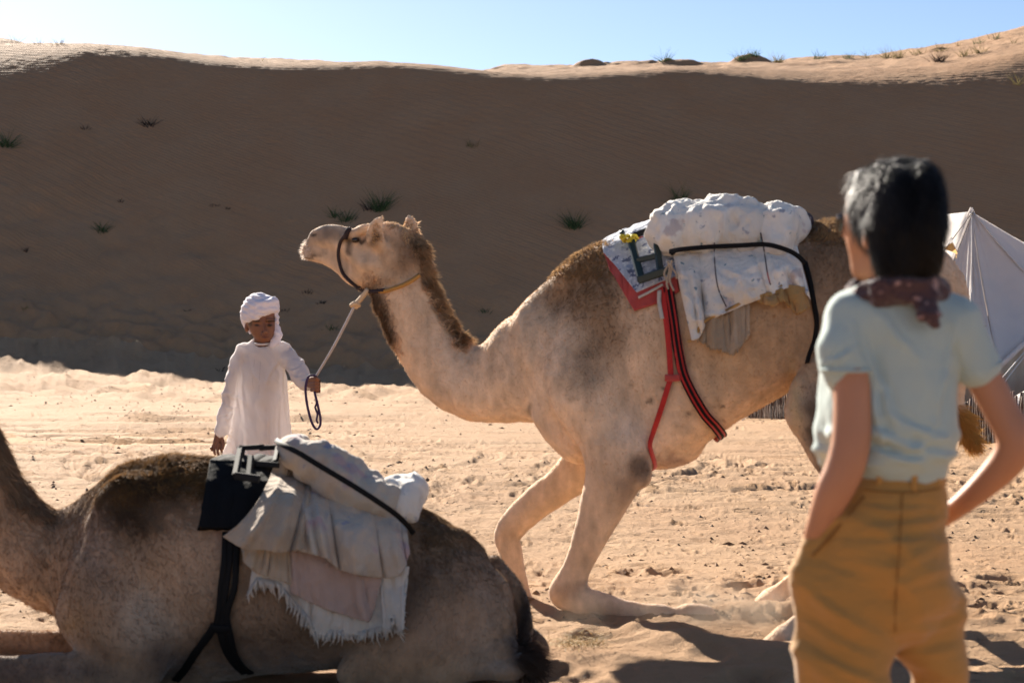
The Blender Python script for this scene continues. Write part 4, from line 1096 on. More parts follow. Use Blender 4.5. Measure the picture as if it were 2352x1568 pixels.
mesh_obj('hem', *tube(np.array(hp), .007, 6, res=50), M_gold, qd)
for s_ in ([(1652, 570), (1655, 620), (1662, 680), (1672, 716)], [(1752, 562), (1760, 610), (1768, 650), (1776, 672)]):
    hp, _ = on_body(bvhB, s_, .115); mesh_obj('seam', *tube(np.array(hp), .003, 5, res=20), M_stripe, qd)
# straps over the load
st = empty('tie_strap', QB(1700, 565, -.4), 'black strap tied across the white quilts and down the flank of the rising camel', 'strap')
a = [QB(u, v, o) for u, v, o in [(1540, 578, -.36), (1567, 573, -.43), (1620, 568, -.455), (1700, 564, -.45), (1760, 562, -.43), (1806, 574, -.40), (1832, 588, -.36), (1850, 606, -.345)]]
ribbon('strap', a, .020, M_black, st, .006, 60, [(0, -1, 0.1)] * len(a))
p_, n_ = on_body(bvhB, [(1850, 606), (1862, 650), (1870, 694), (1876, 740), (1874, 780), (1864, 815), (1858, 838)], .012)
ribbon('strap', p_, .022, M_black, st, .004, 40, n_)
# red girth
rg = empty('girth_strap', QB(1550, 850, -.4), 'red and black girth straps running under the chest of the rising camel', 'girth')
u1 = [(1538, 662), (1550, 730), (1560, 790), (1566, 830), (1573, 858), (1584, 885), (1602, 920), (1622, 950), (1640, 972)]
p_, n_ = on_body(bvhB, u1, .014, [QB(1648, 985, -.12), QB(1640, 990, .08), QB(1610, 940, .4)])
ribbon('red_strap', p_, .044, M_red, rg, .005, 80, n_)
ribbon('black_band', np.array(p_) + np.array(n_) * .0065, .012, M_black, rg, .002, 80, n_)
for sgn in (-1, 1):
    q = np.array(p_); T = np.gradient(q, axis=0); T /= np.linalg.norm(T, axis=1, keepdims=True); sd_ = np.cross(T, np.array(n_)); sd_ /= np.linalg.norm(sd_, axis=1, keepdims=True)
    ribbon('black_band', q + np.array(n_) * .0062 + sd_ * sgn * .0195, .007, M_black, rg, .002, 80, n_)
p_, n_ = on_body(bvhB, [(1526, 664), (1533, 730), (1540, 800), (1544, 862)], .018); ribbon('red_strap', p_, .026, M_red, rg, .005, 50, n_)
p_, n_ = on_body(bvhB, [(1544, 866), (1532, 905), (1516, 950), (1500, 990), (1487, 1024)], .014, [QB(1484, 1045, -.16), QB(1490, 1060, .05)]); ribbon('red_strap', p_, .024, M_red, rg, .005, 50, n_)
p_, n_ = on_body(bvhB, [(1532, 866), (1549, 868), (1566, 866)], .022); ribbon('keeper', p_, .030, M_redd, rg, .006, 16, n_)
p_, n_ = on_body(bvhB, [(1520, 672), (1519, 700), (1526, 735)], .024); ribbon('white_tab', p_, .018, M_white, rg, .004, 16, n_)
# tassel of loose strings at the pack front
STR = ['pale string at the quilt front edge, second nearest the red strap', 'pale string at the quilt front edge, overlapping the red strap top', 'shortest pale string, closest to the green saddle frame', 'pale string lying on the quilt edge, farthest from the frame']
for k_, (a0, b0) in enumerate([((1533, 600), (1536, 664)), ((1538, 605), (1545, 668)), ((1529, 610), (1530, 650)), ((1543, 598), (1552, 640))]):
    pts = [QB(a0[0] + (b0[0] - a0[0]) * t + 4 * math.sin(6 * t + k_), a0[1] + (b0[1] - a0[1]) * t, -.46) for t in np.linspace(0, 1, 12)]
    o = mesh_obj('loose_string', *tube(pts, .005, 5), M_canvas); tag(o, STR[k_], 'string', 'strings at the quilt edge')

# ---- halter and lead rope
M_rope = mat('dark_rope', (.03, .018, .02), .7, bump=[(160, .8, .003, (1, 1, 1))])
M_trope = mat('tan_rope', (.42, .22, .06), .8, bump=[(160, .8, .003, (1, 1, 1))])
M_wrope = mat('pale_rope', (.36, .37, .46), .6, bump=[(200, .8, .003, (1, 1, 1))])
M_brope = mat('beige_rope', (.60, .45, .30), .8, bump=[(160, .8, .004, (1, 1, 1))])
M_prope = mat('purple_rope', (.035, .018, .07), .65, bump=[(200, .8, .003, (1, 1, 1))])
hal = empty('halter', QB(800, 600, -.1), 'dark rope halter round the muzzle and jaw of the rising camel', 'halter')
def rope_on(nm, uvs, r, m, par, lift=None, res=40, tail=()):
    p_, n_ = on_body(bvhB, uvs, lift or r * .8, tail)
    return mesh_obj(nm, *tube(np.array(p_), r, 7, res=res), m, par)
rope_on('noseband', [(803, 527), (796, 540), (784, 556), (779, 580), (781, 605), (790, 628), (806, 645), (822, 657)], .0085, M_rope, hal)
rope_on('nose_strap', [(806, 528), (800, 536), (795, 546)], .013, M_rope, hal, res=12)
rope_on('jaw_rope', [(822, 657), (840, 664), (862, 669), (885, 668)], .011, M_rope, hal, res=30)
rope_on('cheek_rope', [(862, 669), (885, 669), (905, 663), (925, 656), (945, 645), (962, 632)], .010, M_trope, hal, res=40)

# ---- resting camel's saddle and pack
pad = empty('saddle_pad', QA(560, 1130, -.4), 'thick black saddle pad behind the shaggy hump of the resting camel', 'saddle pad')
drape('pad', [(482, 1064), (560, 1066), (640, 1068), (660, 1072)], [(455, 1214), (500, 1214), (560, 1214), (640, 1214)], [bvhA], M_pad, pad, n=(70, 60), off=.035, fold=.006, seed=11, thick=.03, back=.55, crumple=.003, hang=False, rise=.004)
fa = empty('metal_saddle', QA(600, 1050, -.2), 'black metal saddle handle frame rising above the pad of the resting camel', 'saddle')
for nm, a, b, w in (('upright', (553, 1030, -.12), (541, 1092, -.33), .022), ('top_bar', (549, 1029, -.12), (598, 1026, -.12), .018), ('top_bar', (604, 1028, -.12), (655, 1026, -.12), .018), ('upright', (640, 1026, -.12), (632, 1062, -.28), .018), ('upright', (577, 1050, -.20), (572, 1098, -.34), .02),
                     ('foot_bar', (541, 1092, -.34), (596, 1100, -.36), .026), ('foot_bar', (590, 1064, -.28), (640, 1068, -.3), .02), ('far_upright', (556, 1030, .12), (546, 1100, .33), .022), ('ridge_bar', (552, 1029, -.12), (556, 1030, .12), .02), ('collar', (596, 1027, -.12), (606, 1027, -.12), .024)):
    mesh_obj(nm, *rbox(QA(*a), QA(*b), w, .022), M_biron, fa, smooth=False)
def LA(rows): return [[*QA(u, v, o), r * sA] for u, v, o, r in rows]
ax = QA(900, 1130, 0) - QA(650, 1020, 0); ax /= np.linalg.norm(ax)
bundle('quilt_roll', M_quilt2, [(LA([(672, 1035, -.16, 36), (710, 1050, -.19, 44), (765, 1085, -.22, 50), (820, 1125, -.24, 50), (870, 1150, -.25, 46)]), 1.5), (LA([(680, 1040, .1, 36), (770, 1095, .12, 46), (870, 1150, .1, 44)]), 1.5)], .03, 51, .012,
       label='floral quilt gathered under the black strap on the resting camel', cat='quilt', group='quilts packed on the resting camel', gather=(QA(650, 1020, 0), ax, .085, .010))
bundle('pillow', M_quilt, [(LA([(912, 1128, -.17, 38), (945, 1130, -.15, 38)]), 1.3), (LA([(925, 1160, -.22, 42)]), 1.2), (LA([(930, 1135, .05, 40)]), 1.3)], .04, 52, .014,
       label='white pillow lump at the rump end of the resting camel pack', cat='pillow')
fr_ = empty('torn_sheet', QA(760, 1400, -.4), 'white torn sheet with frayed fringe hanging lowest on the resting camel', 'sheet')
drape('sheet', [(600, 1180), (700, 1180), (800, 1200), (936, 1210)], [(572, 1362), (592, 1345), (640, 1350), (672, 1390), (696, 1412), (715, 1440), (728, 1462), (770, 1458), (826, 1464), (881, 1448), (915, 1440), (928, 1380)], [bvhA], M_white, fr_, n=(130, 60), off=.03, fold=.014, seed=12, ragged=.012, freq=1.6)
fp = lerp_poly([(570, 1372), (590, 1340), (640, 1350), (672, 1390), (700, 1418), (727, 1462), (770, 1458), (826, 1464), (881, 1448), (920, 1448), (926, 1390)], np.linspace(0, 1, 130))
parts = []
for i, (u, v) in enumerate(fp):
    h, nn = hit(bvhA, u, v - 14)
    if h is None: continue
    y = h[1] - .05; L = (6 + 26 * rng.random() ** 2.5); du = rng.normal() * 5
    a = P(u, v - 14, y); b = P(u + du, v + L * .5, y - .01); c = P(u + du * 2 + rng.normal() * 3, v + L, y + .005)
    parts.append(tube([[*a, .004], [*b, .0028], [*c, .0006]], 0, 4))
V_, F_ = join(parts); o = mesh_obj('fringe', V_, F_, M_white, fr_); 
drape('side_fringe', [(872, 1310), (938, 1300)], [(880, 1440), (895, 1452), (906, 1430), (925, 1455), (930, 1370)], [bvhA], M_white, fr_, n=(50, 30), off=.055, fold=.02, seed=14, ragged=.012, freq=.6)
pk = drape('pink_blanket', [(660, 1220), (760, 1230), (890, 1260)], [(668, 1358), (700, 1378), (760, 1402), (846, 1428), (858, 1400), (876, 1330)], [bvhA], M_pink, None, n=(90, 60), off=.05, fold=.010, seed=13, pleats=[(.05, .03, .02, 0), (.62, .05, .02, 0)])
tag(pk, 'dusty pink blanket showing below the beige quilt on the resting camel', 'blanket')
bq = empty('draped_quilt', QA(720, 1200, -.4), 'beige floral quilt draped with deep folds over the side of the resting camel', 'quilt', 'quilts packed on the resting camel')
drape('lower_flap', [(590, 1190), (620, 1190), (660, 1190)], [(556, 1262), (560, 1290), (590, 1318), (640, 1330), (670, 1344)], [bvhA], M_canvas, bq, n=(60, 60), off=.055, fold=.012, seed=16, pleats=[(.3, .08, .03, 0), (.8, .05, .02, 0)])
drape('quilt', [(640, 1020), (700, 1050), (732, 1068), (822, 1122), (899, 1173), (932, 1205)], [(678, 1262), (748, 1280), (776, 1306), (830, 1320), (890, 1326), (917, 1322), (941, 1270)], [bvhA], M_quilt2, bq, n=(130, 100), off=.09, fold=.010, seed=17, bulge=.05, crumple=.009, freq=.5,
      pleats=[(.1, .03, .04, .05), (.22, .035, .04, .02), (.33, .02, -.03, .04), (.55, .06, .04, -.05), (.7, .02, -.03, 0), (.82, .05, .03, .03), (.93, .02, -.02, 0)])
drape('front_flap', [(638, 1008), (655, 1016), (690, 1040), (724, 1064)], [(512, 1232), (540, 1250), (566, 1264), (600, 1262), (640, 1268), (694, 1262)], [bvhA], M_canvas, bq, n=(100, 90), off=.12, fold=.009, freq=.5, seed=18, bulge=.05, mid=[(602, 1135), (635, 1142), (668, 1152), (708, 1164)], crumple=.006,
      pleats=[(.25, .07, .03, 0), (.60, .10, .035, .05), (.86, .03, -.025, 0), (.95, .05, .03, 0)])
sA_ = empty('tie_strap', QA(790, 1100, -.4), 'black strap tied diagonally over the floral quilt on the resting camel', 'strap')
a = [QA(u, v, o) for u, v, o in [(636, 1012, -.10), (648, 1020, -.30), (690, 1042, -.40), (732, 1068, -.43), (822, 1122, -.455), (899, 1173, -.44), (930, 1200, -.39), (948, 1222, -.33)]]
ribbon('strap', a, .019, M_black, sA_, .006, 60, [(0, -1, 0.2)] * len(a))
ga = empty('girth_strap', QA(520, 1400, -.4), 'black girth straps under the chest of the resting camel', 'girth')
for i, (u0, u1_) in enumerate(((520, 500), (534, 512), (548, 524))):
    p_, n_ = on_body(bvhA, [(u0, 1225), (u0 - 4, 1290), (u0 - 10, 1350), (u1_ + 2, 1400), (u1_, 1436)], .016); ribbon('strap_band', p_, .022, M_black, ga, .005, 50, n_)
p_, n_ = on_body(bvhA, [(498, 1428), (482, 1448), (452, 1490), (428, 1525), (405, 1552)], .016); ribbon('strap', p_, .028, M_black, ga, .005, 50, n_)
for du in (0, 15):
    p_, n_ = on_body(bvhA, [(508 + du, 1430), (514 + du, 1460), (524 + du, 1490), (540 + du, 1515), (562 + du, 1535)], .016); ribbon('strap', p_, .026, M_black, ga, .005, 50, n_)
p_, n_ = on_body(bvhA, [(492, 1434), (510, 1437), (530, 1436)], .022); ribbon('keeper', p_, .03, M_black, ga, .006, 16, n_)
# ------------------------------------------------------------------ people
M_bskin = mat('brown_skin', attr='tint', rough=.5, spec=.35, sss=.08, bump=[(300, .15, .001, (1, 1, 1))])
M_wskin = mat('fair_skin', attr='tint', rough=.5, spec=.35, sss=.12, bump=[(300, .15, .001, (1, 1, 1))])
M_robe = mat('white_cotton', (.86, .82, .81), .85, sheen=.3, trans=.45, bump=[(14, .5, .02, (1, 1, .35)), (700, .2, .001, (1, 1, 1))], var=(4, .04))
M_turban = mat('white_muslin', (.80, .77, .84), .85, sheen=.3, trans=.2, bump=[(26, .6, .012, (1, 1, 2.5)), (500, .3, .002, (1, 1, 1))])

def crease(V, N, segs, s):
    """soft cloth folds along given lines: (u0, v0, u1, v1, width, height), on the side that faces us"""
    u = CU + F * V[:, 0] / V[:, 1]; v = CV - F * (V[:, 2] - EYE) / V[:, 1]; h = np.zeros(len(V)); fr_ = np.clip(-N[:, 1] * 1.6, 0, 1)
    for u0, v0, u1, v1, w, a in segs:
        dx, dy = u1 - u0, v1 - v0; L2 = dx * dx + dy * dy
        t = np.clip(((u - u0) * dx + (v - v0) * dy) / L2, 0, 1)
        bow = 6 * np.sin(np.pi * t) * (1 if a > 0 else -1)
        q = ((u - u0) * dy - (v - v0) * dx) / math.sqrt(L2) + bow
        e = np.hypot(u - u0 - t * dx, v - v0 - t * dy)
        g = np.exp(-(q / w) ** 2) - .6 * np.exp(-((q - 1.5 * w) / w) ** 2)
        h += a * s * g * np.sin(np.pi * np.clip(t, .04, .96)) ** .5 * (e < np.abs(q) + 3 * w)
    return V + N * (h * fr_)[:, None]

DBY = 9.8; sb = DBY / F
QY = lambda u, v, o=0.0: P(u, v, DBY + o)
def mk(vol, Q, s):
    return lambda pts, k=0.02, ay=1.0, **kw: vol.chain([[*Q(u, v, o), r * s] for u, v, o, r in pts], k=k, ay=ay, **kw)
boy = empty('person', (*QY(596, 1300)[:2], 0), 'boy in long white robe and white turban holding the lead rope', 'person')
vol = Vol(QY(465, 1320, 0) * [1, 0, 1] + [0, 9.35, 0], QY(765, 690, 0) * [1, 0, 1] + [0, 10.1, 0], .0065); ch = mk(vol, QY, sb)
ch([(603, 800, 0, 17), (602, 850, .01, 38), (600, 950, .01, 36), (598, 1040, .01, 40)], .03, .6)
ch([(562, 818, 0, 15), (603, 812, .0, 18), (648, 815, 0, 15)], .03)
for sg, x in ((-1, 575), (1, 620)):
    ch([(x, 1050, .01, 30), (x, 1160, .01, 20), (x, 1275, .01, 12), (x, 1290, .0, 12)], .02); ch([(x, 1288, .02, 11), (x + 3, 1292, -.09, 9)], .01, 1.0)
ch([(560, 815, 0, 16), (538, 860, 0, 14), (524, 915, -.01, 12), (510, 975, -.03, 9), (503, 998, -.04, 7.5)], .02)
ch([(660, 812, 0, 16), (682, 850, -.06, 14), (704, 878, -.20, 10), (716, 884, -.27, 8)], .02)
volh = Vol(QY(462, 1062) * [1, 0, 1] + [0, 9.6, 0], QY(545, 970) * [1, 0, 1] + [0, 9.95, 0], .0026); chh = mk(volh, QY, sb)
chh([(504, 985, -.04, 8), (502, 1000, -.04, 8)], .008); chh([(502, 1000, -.045, 9), (499, 1016, -.05, 10)], .008, .6)
for i, (x0, x1, x2, y2, o) in enumerate(((493, 486, 484, 1034, -.055), (498, 493, 491, 1043, -.06), (503, 500, 499, 1044, -.065), (507, 507, 507, 1038, -.06))):
    chh([(x0, 1018, o + .005, 3.6), (x1, 1030, o, 3.3), (x2 + 1, y2 - 6, o - .008, 3.0), (x2 + 3, y2, o - .004, 2.4)], .003)
chh([(508, 1004, -.06, 4.5), (513, 1018, -.07, 4), (511, 1030, -.075, 3.2)], .004)
volf = Vol(QY(692, 925) * [1, 0, 1] + [0, 9.25, 0], QY(750, 850) * [1, 0, 1] + [0, 9.72, 0], .0026); chf = mk(volf, QY, sb)
chf([(702, 878, -.20, 9), (714, 883, -.27, 8)], .008); chf([(714, 880, -.27, 10), (722, 884, -.31, 11)], .008, .7)
for i in range(4):
    v0 = 873 + i * 7.5
    chf([(716, v0, -.33, 4), (727, v0 - 1, -.37, 4), (736, v0 + 1, -.35, 3.7), (735, v0 + 3, -.31, 3.4), (727, v0 + 4, -.30, 3)], .003)
chf([(712, 873, -.29, 5), (718, 868, -.34, 4.5), (727, 869, -.38, 3.8)], .004)
vh = Vol(QY(550, 830) * [1, 0, 1] + [0, 9.62, 0], QY(655, 660) * [1, 0, 1] + [0, 9.98, 0], .0038); chd = mk(vh, QY, sb)
vh.ell(QY(600, 728, .01), (35 * sb, .098, 42 * sb), .01)
vh.ell(QY(604, 757, -.035), (27 * sb, .056, 27 * sb), .03)
vh.ell(QY(608, 774, -.055), (15 * sb, .032, 11 * sb), .02)
chd([(603, 775, .02, 19), (602, 815, .02, 21)], .02)
chd([(605, 742, -.085, 3.2), (608, 753, -.098, 3.8), (610, 762, -.108, 4.6)], .010); chd([(604, 765, -.094, 3.4), (616, 764, -.094, 3.4)], .006)
chd([(600, 771, -.093, 2.2), (609, 770, -.100, 2.8), (617, 770, -.093, 2.2)], .003); chd([(601, 775, -.090, 2.2), (609, 776, -.098, 3.0), (616, 775, -.090, 2.2)], .003)
chd([(584, 738, -.078, 4), (598, 737, -.086, 4)], .012); chd([(614, 735, -.086, 4), (628, 736, -.076, 4)], .012)
for x in (591, 620): vh.ell(QY(x, 746, -.094), (6.5 * sb, .012, 4 * sb), .008, op='sub'); vh.ell(QY(x, 747, -.078), (5.5 * sb, .012, 4.5 * sb), .004)
for x, o in ((567, .01), (636, .02)): vh.ell(QY(x, 752, o), (5 * sb, .022, 11 * sb), .01)
PB = [v.mesh() for v in (vol, volh, volf, vh)]
VV_, FF_ = np.vstack([p[0] for p in PB]), np.vstack([p[1] + sum(len(q[0]) for q in PB[:i]) for i, p in enumerate(PB)])
u_ = CU + F * VV_[:, 0] / VV_[:, 1]; v_ = CV - F * (VV_[:, 2] - EYE) / VV_[:, 1]
Ct = np.tile([.20, .086, .047], (len(VV_), 1))
def spot(C, u, v, ru, rv, c, s=1.0, front=None, an=0.0):
    a = math.radians(an); du, dv_ = u_ - u, v_ - v
    g = s * np.exp(-(((du * math.cos(a) + dv_ * math.sin(a)) / ru) ** 2 + ((-du * math.sin(a) + dv_ * math.cos(a)) / rv) ** 2) ** 2)
    if front is not None: g = g * (VV_[:, 1] < front)
    return C * (1 - g[:, None]) + np.array(c) * g[:, None]
for x in (590, 621):
    Ct = spot(Ct, x, 737.5, 10, 2.3, (.012, .008, .006), 1, 9.8); Ct = spot(Ct, x, 747, 6.5, 2.4, (.012, .008, .007), 1, 9.8)
Ct = spot(Ct, 609, 773.5, 8.5, 3.6, (.13, .04, .03), .8, 9.75); Ct = spot(Ct, 609, 773, 8, .7, (.03, .012, .01), 1, 9.75)
Ct = spot(Ct, 575, 738, 6, 14, (.02, .012, .01), .8); Ct = spot(Ct, 633, 733, 5, 10, (.02, .012, .01), .8)
mesh_obj('body', VV_, FF_, M_bskin, boy, attr={'tint': Ct})
vol = Vol(QY(470, 1290) * [1, 0, 1] + [0, 9.35, 0], QY(760, 775) * [1, 0, 1] + [0, 10.2, 0], .0075); ch = mk(vol, QY, sb)
ch([(603, 832, .01, 50), (601, 870, .01, 57), (598, 930, .01, 62), (595, 990, .01, 68), (593, 1050, .01, 74), (591, 1120, .01, 78), (590, 1200, .01, 82), (590, 1235, .01, 84)], .03, .62)
ch([(562, 809, .01, 21), (603, 804, .01, 24), (648, 806, .01, 21)], .03, .9)
ch([(556, 813, 0, 20), (543, 850, 0, 19), (530, 900, -.01, 17), (519, 950, -.02, 16), (512, 982, -.035, 16), (511, 988, -.035, 15)], .018)
ch([(650, 814, 0, 22), (672, 835, -.04, 22), (690, 862, -.13, 20), (704, 880, -.21, 16), (708, 883, -.23, 14)], .018)
ch([(603, 780, .005, 20), (603, 796, .005, 24)], .01, .9)
vol.chain([[*QY(603, 760, .01), 19 * sb], [*QY(603, 784, -.01), 20 * sb]], k=.004, op='sub')
V, Fc = vol.mesh(); V = smooth_mesh(V, Fc, 2, .4); N = normals(V, Fc)
ang = V[:, 0] * 14
down_ = sstep(QY(0, 830)[2], QY(0, 1100)[2], V[:, 2])
fold_ = .018 * down_ * (1 - 2 * np.abs(noise3(V[:, 0] * 13, V[:, 1] * 10, V[:, 2] * 1.4, 5))) + .006 * (1 - 2 * np.abs(fbm3(V[:, 0] * 16 + V[:, 2] * 6, V[:, 1] * 14, V[:, 2] * 9, 2, 6)))
armz = sstep(60, 75, np.abs(CU + F * V[:, 0] / V[:, 1] - 600))
fold_ += .006 * armz * (1 - 2 * np.abs(noise3(V[:, 0] * 18, V[:, 1] * 9, V[:, 2] * 26, 8)))
V = V + N * fold_[:, None]
V = crease(V, normals(V, Fc), [(553, 830, 556, 960, 3.5, 5), (652, 835, 655, 940, 3.5, 5), (660, 850, 690, 840, 3, 4), (672, 862, 700, 862, 3, 4), (575, 830, 600, 880, 4, 3), (640, 830, 610, 890, 4, 3), (560, 1000, 575, 1090, 4, 4), (615, 950, 625, 1080, 4, 4), (640, 930, 650, 1070, 4, 4),
    (522, 900, 545, 912, 3, 4), (518, 930, 538, 935, 3, 4), (512, 960, 530, 950, 3, 4)], sb)
mesh_obj('robe', V, Fc, M_robe, boy)
M_seam = mat('seam', (.70, .66, .66), .8)
pts = []
bvr = BVHTree.FromPolygons([Vector(p) for p in V], Fc.tolist())
for nm, uvs, r in (('placket', [(597, 790), (598, 830), (596, 870), (594, 905)], .0016), ('placket', [(583, 795), (584, 830), (580, 870), (582, 892)], .0014)):
    pp = [hit(bvr, u, v)[0] for u, v in uvs]; mesh_obj(nm, *tube(np.array([p for p in pp if p is not None]) + [0, -.0005, 0], r, 5, res=24), M_seam, boy)
th = np.linspace(0, 2 * np.pi, 40)
ring = np.array([QY(603, 786, 0) + [21.5 * sb * math.cos(t), 19 * sb * math.sin(t), -.012 * math.sin(-t) * 1.0 + 0] for t in th])
mesh_obj('collar', *tube(ring, .0065, 6), M_robe, boy)
# turban: a cap with wound bands and hanging ends
vol = Vol(QY(535, 815) * [1, 0, 1] + [0, 9.6, 0], QY(662, 655) * [1, 0, 1] + [0, 10.02, 0], .0042); ch = mk(vol, QY, sb)
vol.ell(QY(596, 706, .015), (38 * sb, .112, 34 * sb), .01)
for j, (dz, rr) in enumerate(((0, 10), (-13, 10), (10, 9))):
    pts = []
    for t in np.linspace(0, 2 * np.pi, 26):
        cu, su = math.cos(t), math.sin(t)
        u = 597 + 36 * cu * (1 - .04 * j); v = 716 + dz - 9 * cu + (5 if dz > 0 else 0) * (cu < 0); o = .015 - .103 * su
        if su > 0: v += -3 + (2 if dz > 0 else 0)
        if dz > 0 and su > .1: v -= 6
        pts.append((u, v, o, rr))
    ch(pts, .012, 1.0)
ch([(562, 728, .02, 9), (564, 742, .03, 7), (571, 756, .03, 6), (575, 762, .02, 5)], .01)
ch([(632, 712, .0, 9), (635, 735, -.01, 6), (634, 752, -.01, 8), (638, 768, -.02, 11), (634, 782, -.03, 10), (626, 793, -.04, 7)], .01)
V, Fc = vol.mesh(); V = smooth_mesh(V, Fc, 1, .4); N = normals(V, Fc)
q_ = V[:, 2] + .22 * V[:, 0]
V = V + N * (.0022 * np.sin(q_ * 2 * np.pi / .036 + 5 * noise3(V[:, 0] * 9, V[:, 1] * 9, V[:, 2] * 9, 3)) + .003 * fbm3(V[:, 0] * 30, V[:, 1] * 30, V[:, 2] * 60, 2, 4))[:, None]
mesh_obj('turban', V, Fc, M_turban, boy)

# lead rope from the halter to the boy's hand
lead = empty('lead_rope', QY(735, 985, -.3), 'lead rope from the camel halter to the boy hand with purple loop below', 'rope')
p0 = QB(846, 664, -.06); p1 = QB(816, 700, -.05); p2 = QY(727, 862, -.35)
mesh_obj('beige_end', *tube(np.array([p0, p0 * .5 + p1 * .5 + [0, 0, -.003], p1]), .013, 8, res=12), M_brope, lead)
mesh_obj('knot', *tube(np.array([p1 + [-.02, 0, -.004], p1 + [.0, -.015, .008], p1 + [.018, 0, .0], p1 + [.0, .012, -.012]]), .011, 8, res=12), M_brope, lead)
mesh_obj('rope', *tube(np.array([p1, p1 * .5 + p2 * .5 + [0, 0, -.012], p2]), .0070, 7, res=30), M_wrope, lead)
lp = [(727, 866, -.36), (719, 862, -.37), (708, 866, -.375), (702, 890, -.375), (704, 920, -.375), (710, 950, -.375), (718, 974, -.375), (727, 985, -.375), (735, 977, -.37), (736, 960, -.37), (730, 930, -.37), (724, 905, -.36), (721, 888, -.35)]
mesh_obj('loop', *tube(np.array([QY(*q) for q in lp]), .0072, 7, res=90), M_prope, lead)
lp = [(723, 900, -.35), (727, 925, -.36), (724, 935, -.36), (729, 950, -.37), (727, 965, -.37), (731, 972, -.37)]
mesh_obj('frayed_end', *tube(np.array([QY(*q) for q in lp]), .006, 6, res=30), M_prope, lead)

# ---- woman seen from behind
DW = 3.4; sw = DW / F
QW = lambda u, v, o=0.0: P(u, v, DW + o)
M_hair = mat('dark_hair', attr='tint', rough=.5, spec=.25, bump=[(60, .9, .012, (1, 1, .12)), (220, .6, .004, (1, 1, .1))])
M_tee = mat('pale_green_jersey', (.45, .54, .51), .9, sheen=.25, trans=.12, bump=[(9, .5, .03, (1, 1, .5)), (900, .2, .0008, (1, 1, 1))], var=(3, .05))
M_trs = mat('mustard_cotton', (.42, .21, .052), .85, sheen=.25, bump=[(9, .6, .035, (.6, .6, 1.6)), (800, .25, .001, (1, 1, 1))], var=(4, .08))
M_scarf = mat('patterned_scarf', (.07, .038, .042), .9, sheen=.2, fleck=[(60, .60, (.36, .22, .20)), (110, .6, (.03, .02, .03))], bump=[(30, .8, .02, (1, 1, 1))])
woman = empty('person', (*QW(2040, 2000)[:2], 0), 'woman seen from behind in pale green t-shirt and mustard trousers', 'person')
def lim(a, b, ya, yb): return QW(*a) * [1, 0, 1] + [0, ya, 0], QW(*b) * [1, 0, 1] + [0, yb, 0]
vol = Vol(*lim((1800, 2275), (2420, 400), 3.05, 3.8), .0068); ch = mk(vol, QW, sw)
ch([(2062, 660, .02, 50), (2060, 780, .02, 95), (2055, 900, .02, 100), (2068, 1050, .02, 74), (2040, 1200, .02, 90)], .04, .7)
for x, dx, o in ((1945, 0, 0.0), (2152, 0, 0.05)):
    ch([(x, 1300, o, 30), (x, 1500, o, 28), (x + dx, 1800, o, 30), (x + dx, 2000, o, 42), (x + dx, 2200, o, 30)], .03)
    ch([(x + dx, 2225, o - .02, 30), (x + dx - 20, 2235, o + .12, 26)], .02)
arm1 = [(1950, 745, 0, 46), (1956, 830, -.03, 44), (1958, 930, -.05, 43), (1955, 1010, -.06, 44), (1940, 1075, -.06, 44), (1915, 1130, -.05, 42), (1885, 1200, -.03, 31), (1868, 1240, -.01, 24), (1868, 1262, .0, 24), (1875, 1300, .01, 26)]
ch(arm1, .03, .95)
arm2 = [(2190, 750, .02, 46), (2250, 850, .02, 42), (2295, 935, .01, 40), (2330, 1005, 0, 41), (2318, 1052, .01, 40), (2270, 1105, .04, 33), (2225, 1145, .07, 27), (2190, 1172, .10, 24), (2165, 1185, .12, 26)]
ch(arm2, .03, .95)
volh = Vol(*lim((1835, 1360), (1925, 1215), 3.25, 3.5), .004); chh = mk(volh, QW, sw)
chh([(1872, 1235, -.01, 24), (1868, 1262, .0, 25), (1872, 1290, .012, 27)], .01, .7)
for i in range(4): chh([(1856 + i * 11, 1295, .015, 9), (1858 + i * 11, 1325, .02, 8), (1862 + i * 11, 1350, .03, 7)], .004)
chh([(1850, 1268, .02, 10), (1842, 1290, .035, 9)], .006)
volg = Vol(*lim((2060, 1260), (2215, 1130), 3.38, 3.66), .004); chg = mk(volg, QW, sw)
chg([(2185, 1174, .10, 24), (2160, 1188, .13, 26)], .01, .7)
for i in range(4): chg([(2150, 1178 + i * 10, .14, 9), (2125, 1188 + i * 10, .15, 8), (2105, 1198 + i * 10, .15, 7)], .004)
chg([(2172, 1165, .11, 10), (2150, 1150, .10, 8)], .006)
vh = Vol(*lim((1915, 700), (2180, 370), 3.2, 3.62), .0042); chd = mk(vh, QW, sw)
vh.ell(QW(2040, 500, .03), (84 * sw, .09, 106 * sw), .01)
chd([(1992, 470, .06, 46), (1984, 530, .07, 42), (1986, 580, .07, 36), (1990, 612, .075, 26)], .03, .9)
chd([(2040, 600, .02, 44), (2000, 622, .05, 24), (1982, 622, .07, 19)], .03)
chd([(1955, 505, .085, 12), (1944, 535, .10, 11)], .02)
chd([(2062, 600, .02, 42), (2062, 690, .02, 48)], .03)
vh.ell(QW(1992, 545, -.045), (11 * sw, .018, 29 * sw), .008)
PB = [v.mesh() for v in (vol, volh, volg, vh)]
VV_, FF_ = np.vstack([p[0] for p in PB]), np.vstack([p[1] + sum(len(q[0]) for q in PB[:i]) for i, p in enumerate(PB)])
Ct = np.tile([.47, .215, .115], (len(VV_), 1)) * (1 + .06 * fbm3(VV_[:, 0] * 12, VV_[:, 1] * 12, VV_[:, 2] * 12, 2, 4))[:, None]
mesh_obj('body', VV_, FF_, M_wskin, woman, attr={'tint': Ct})
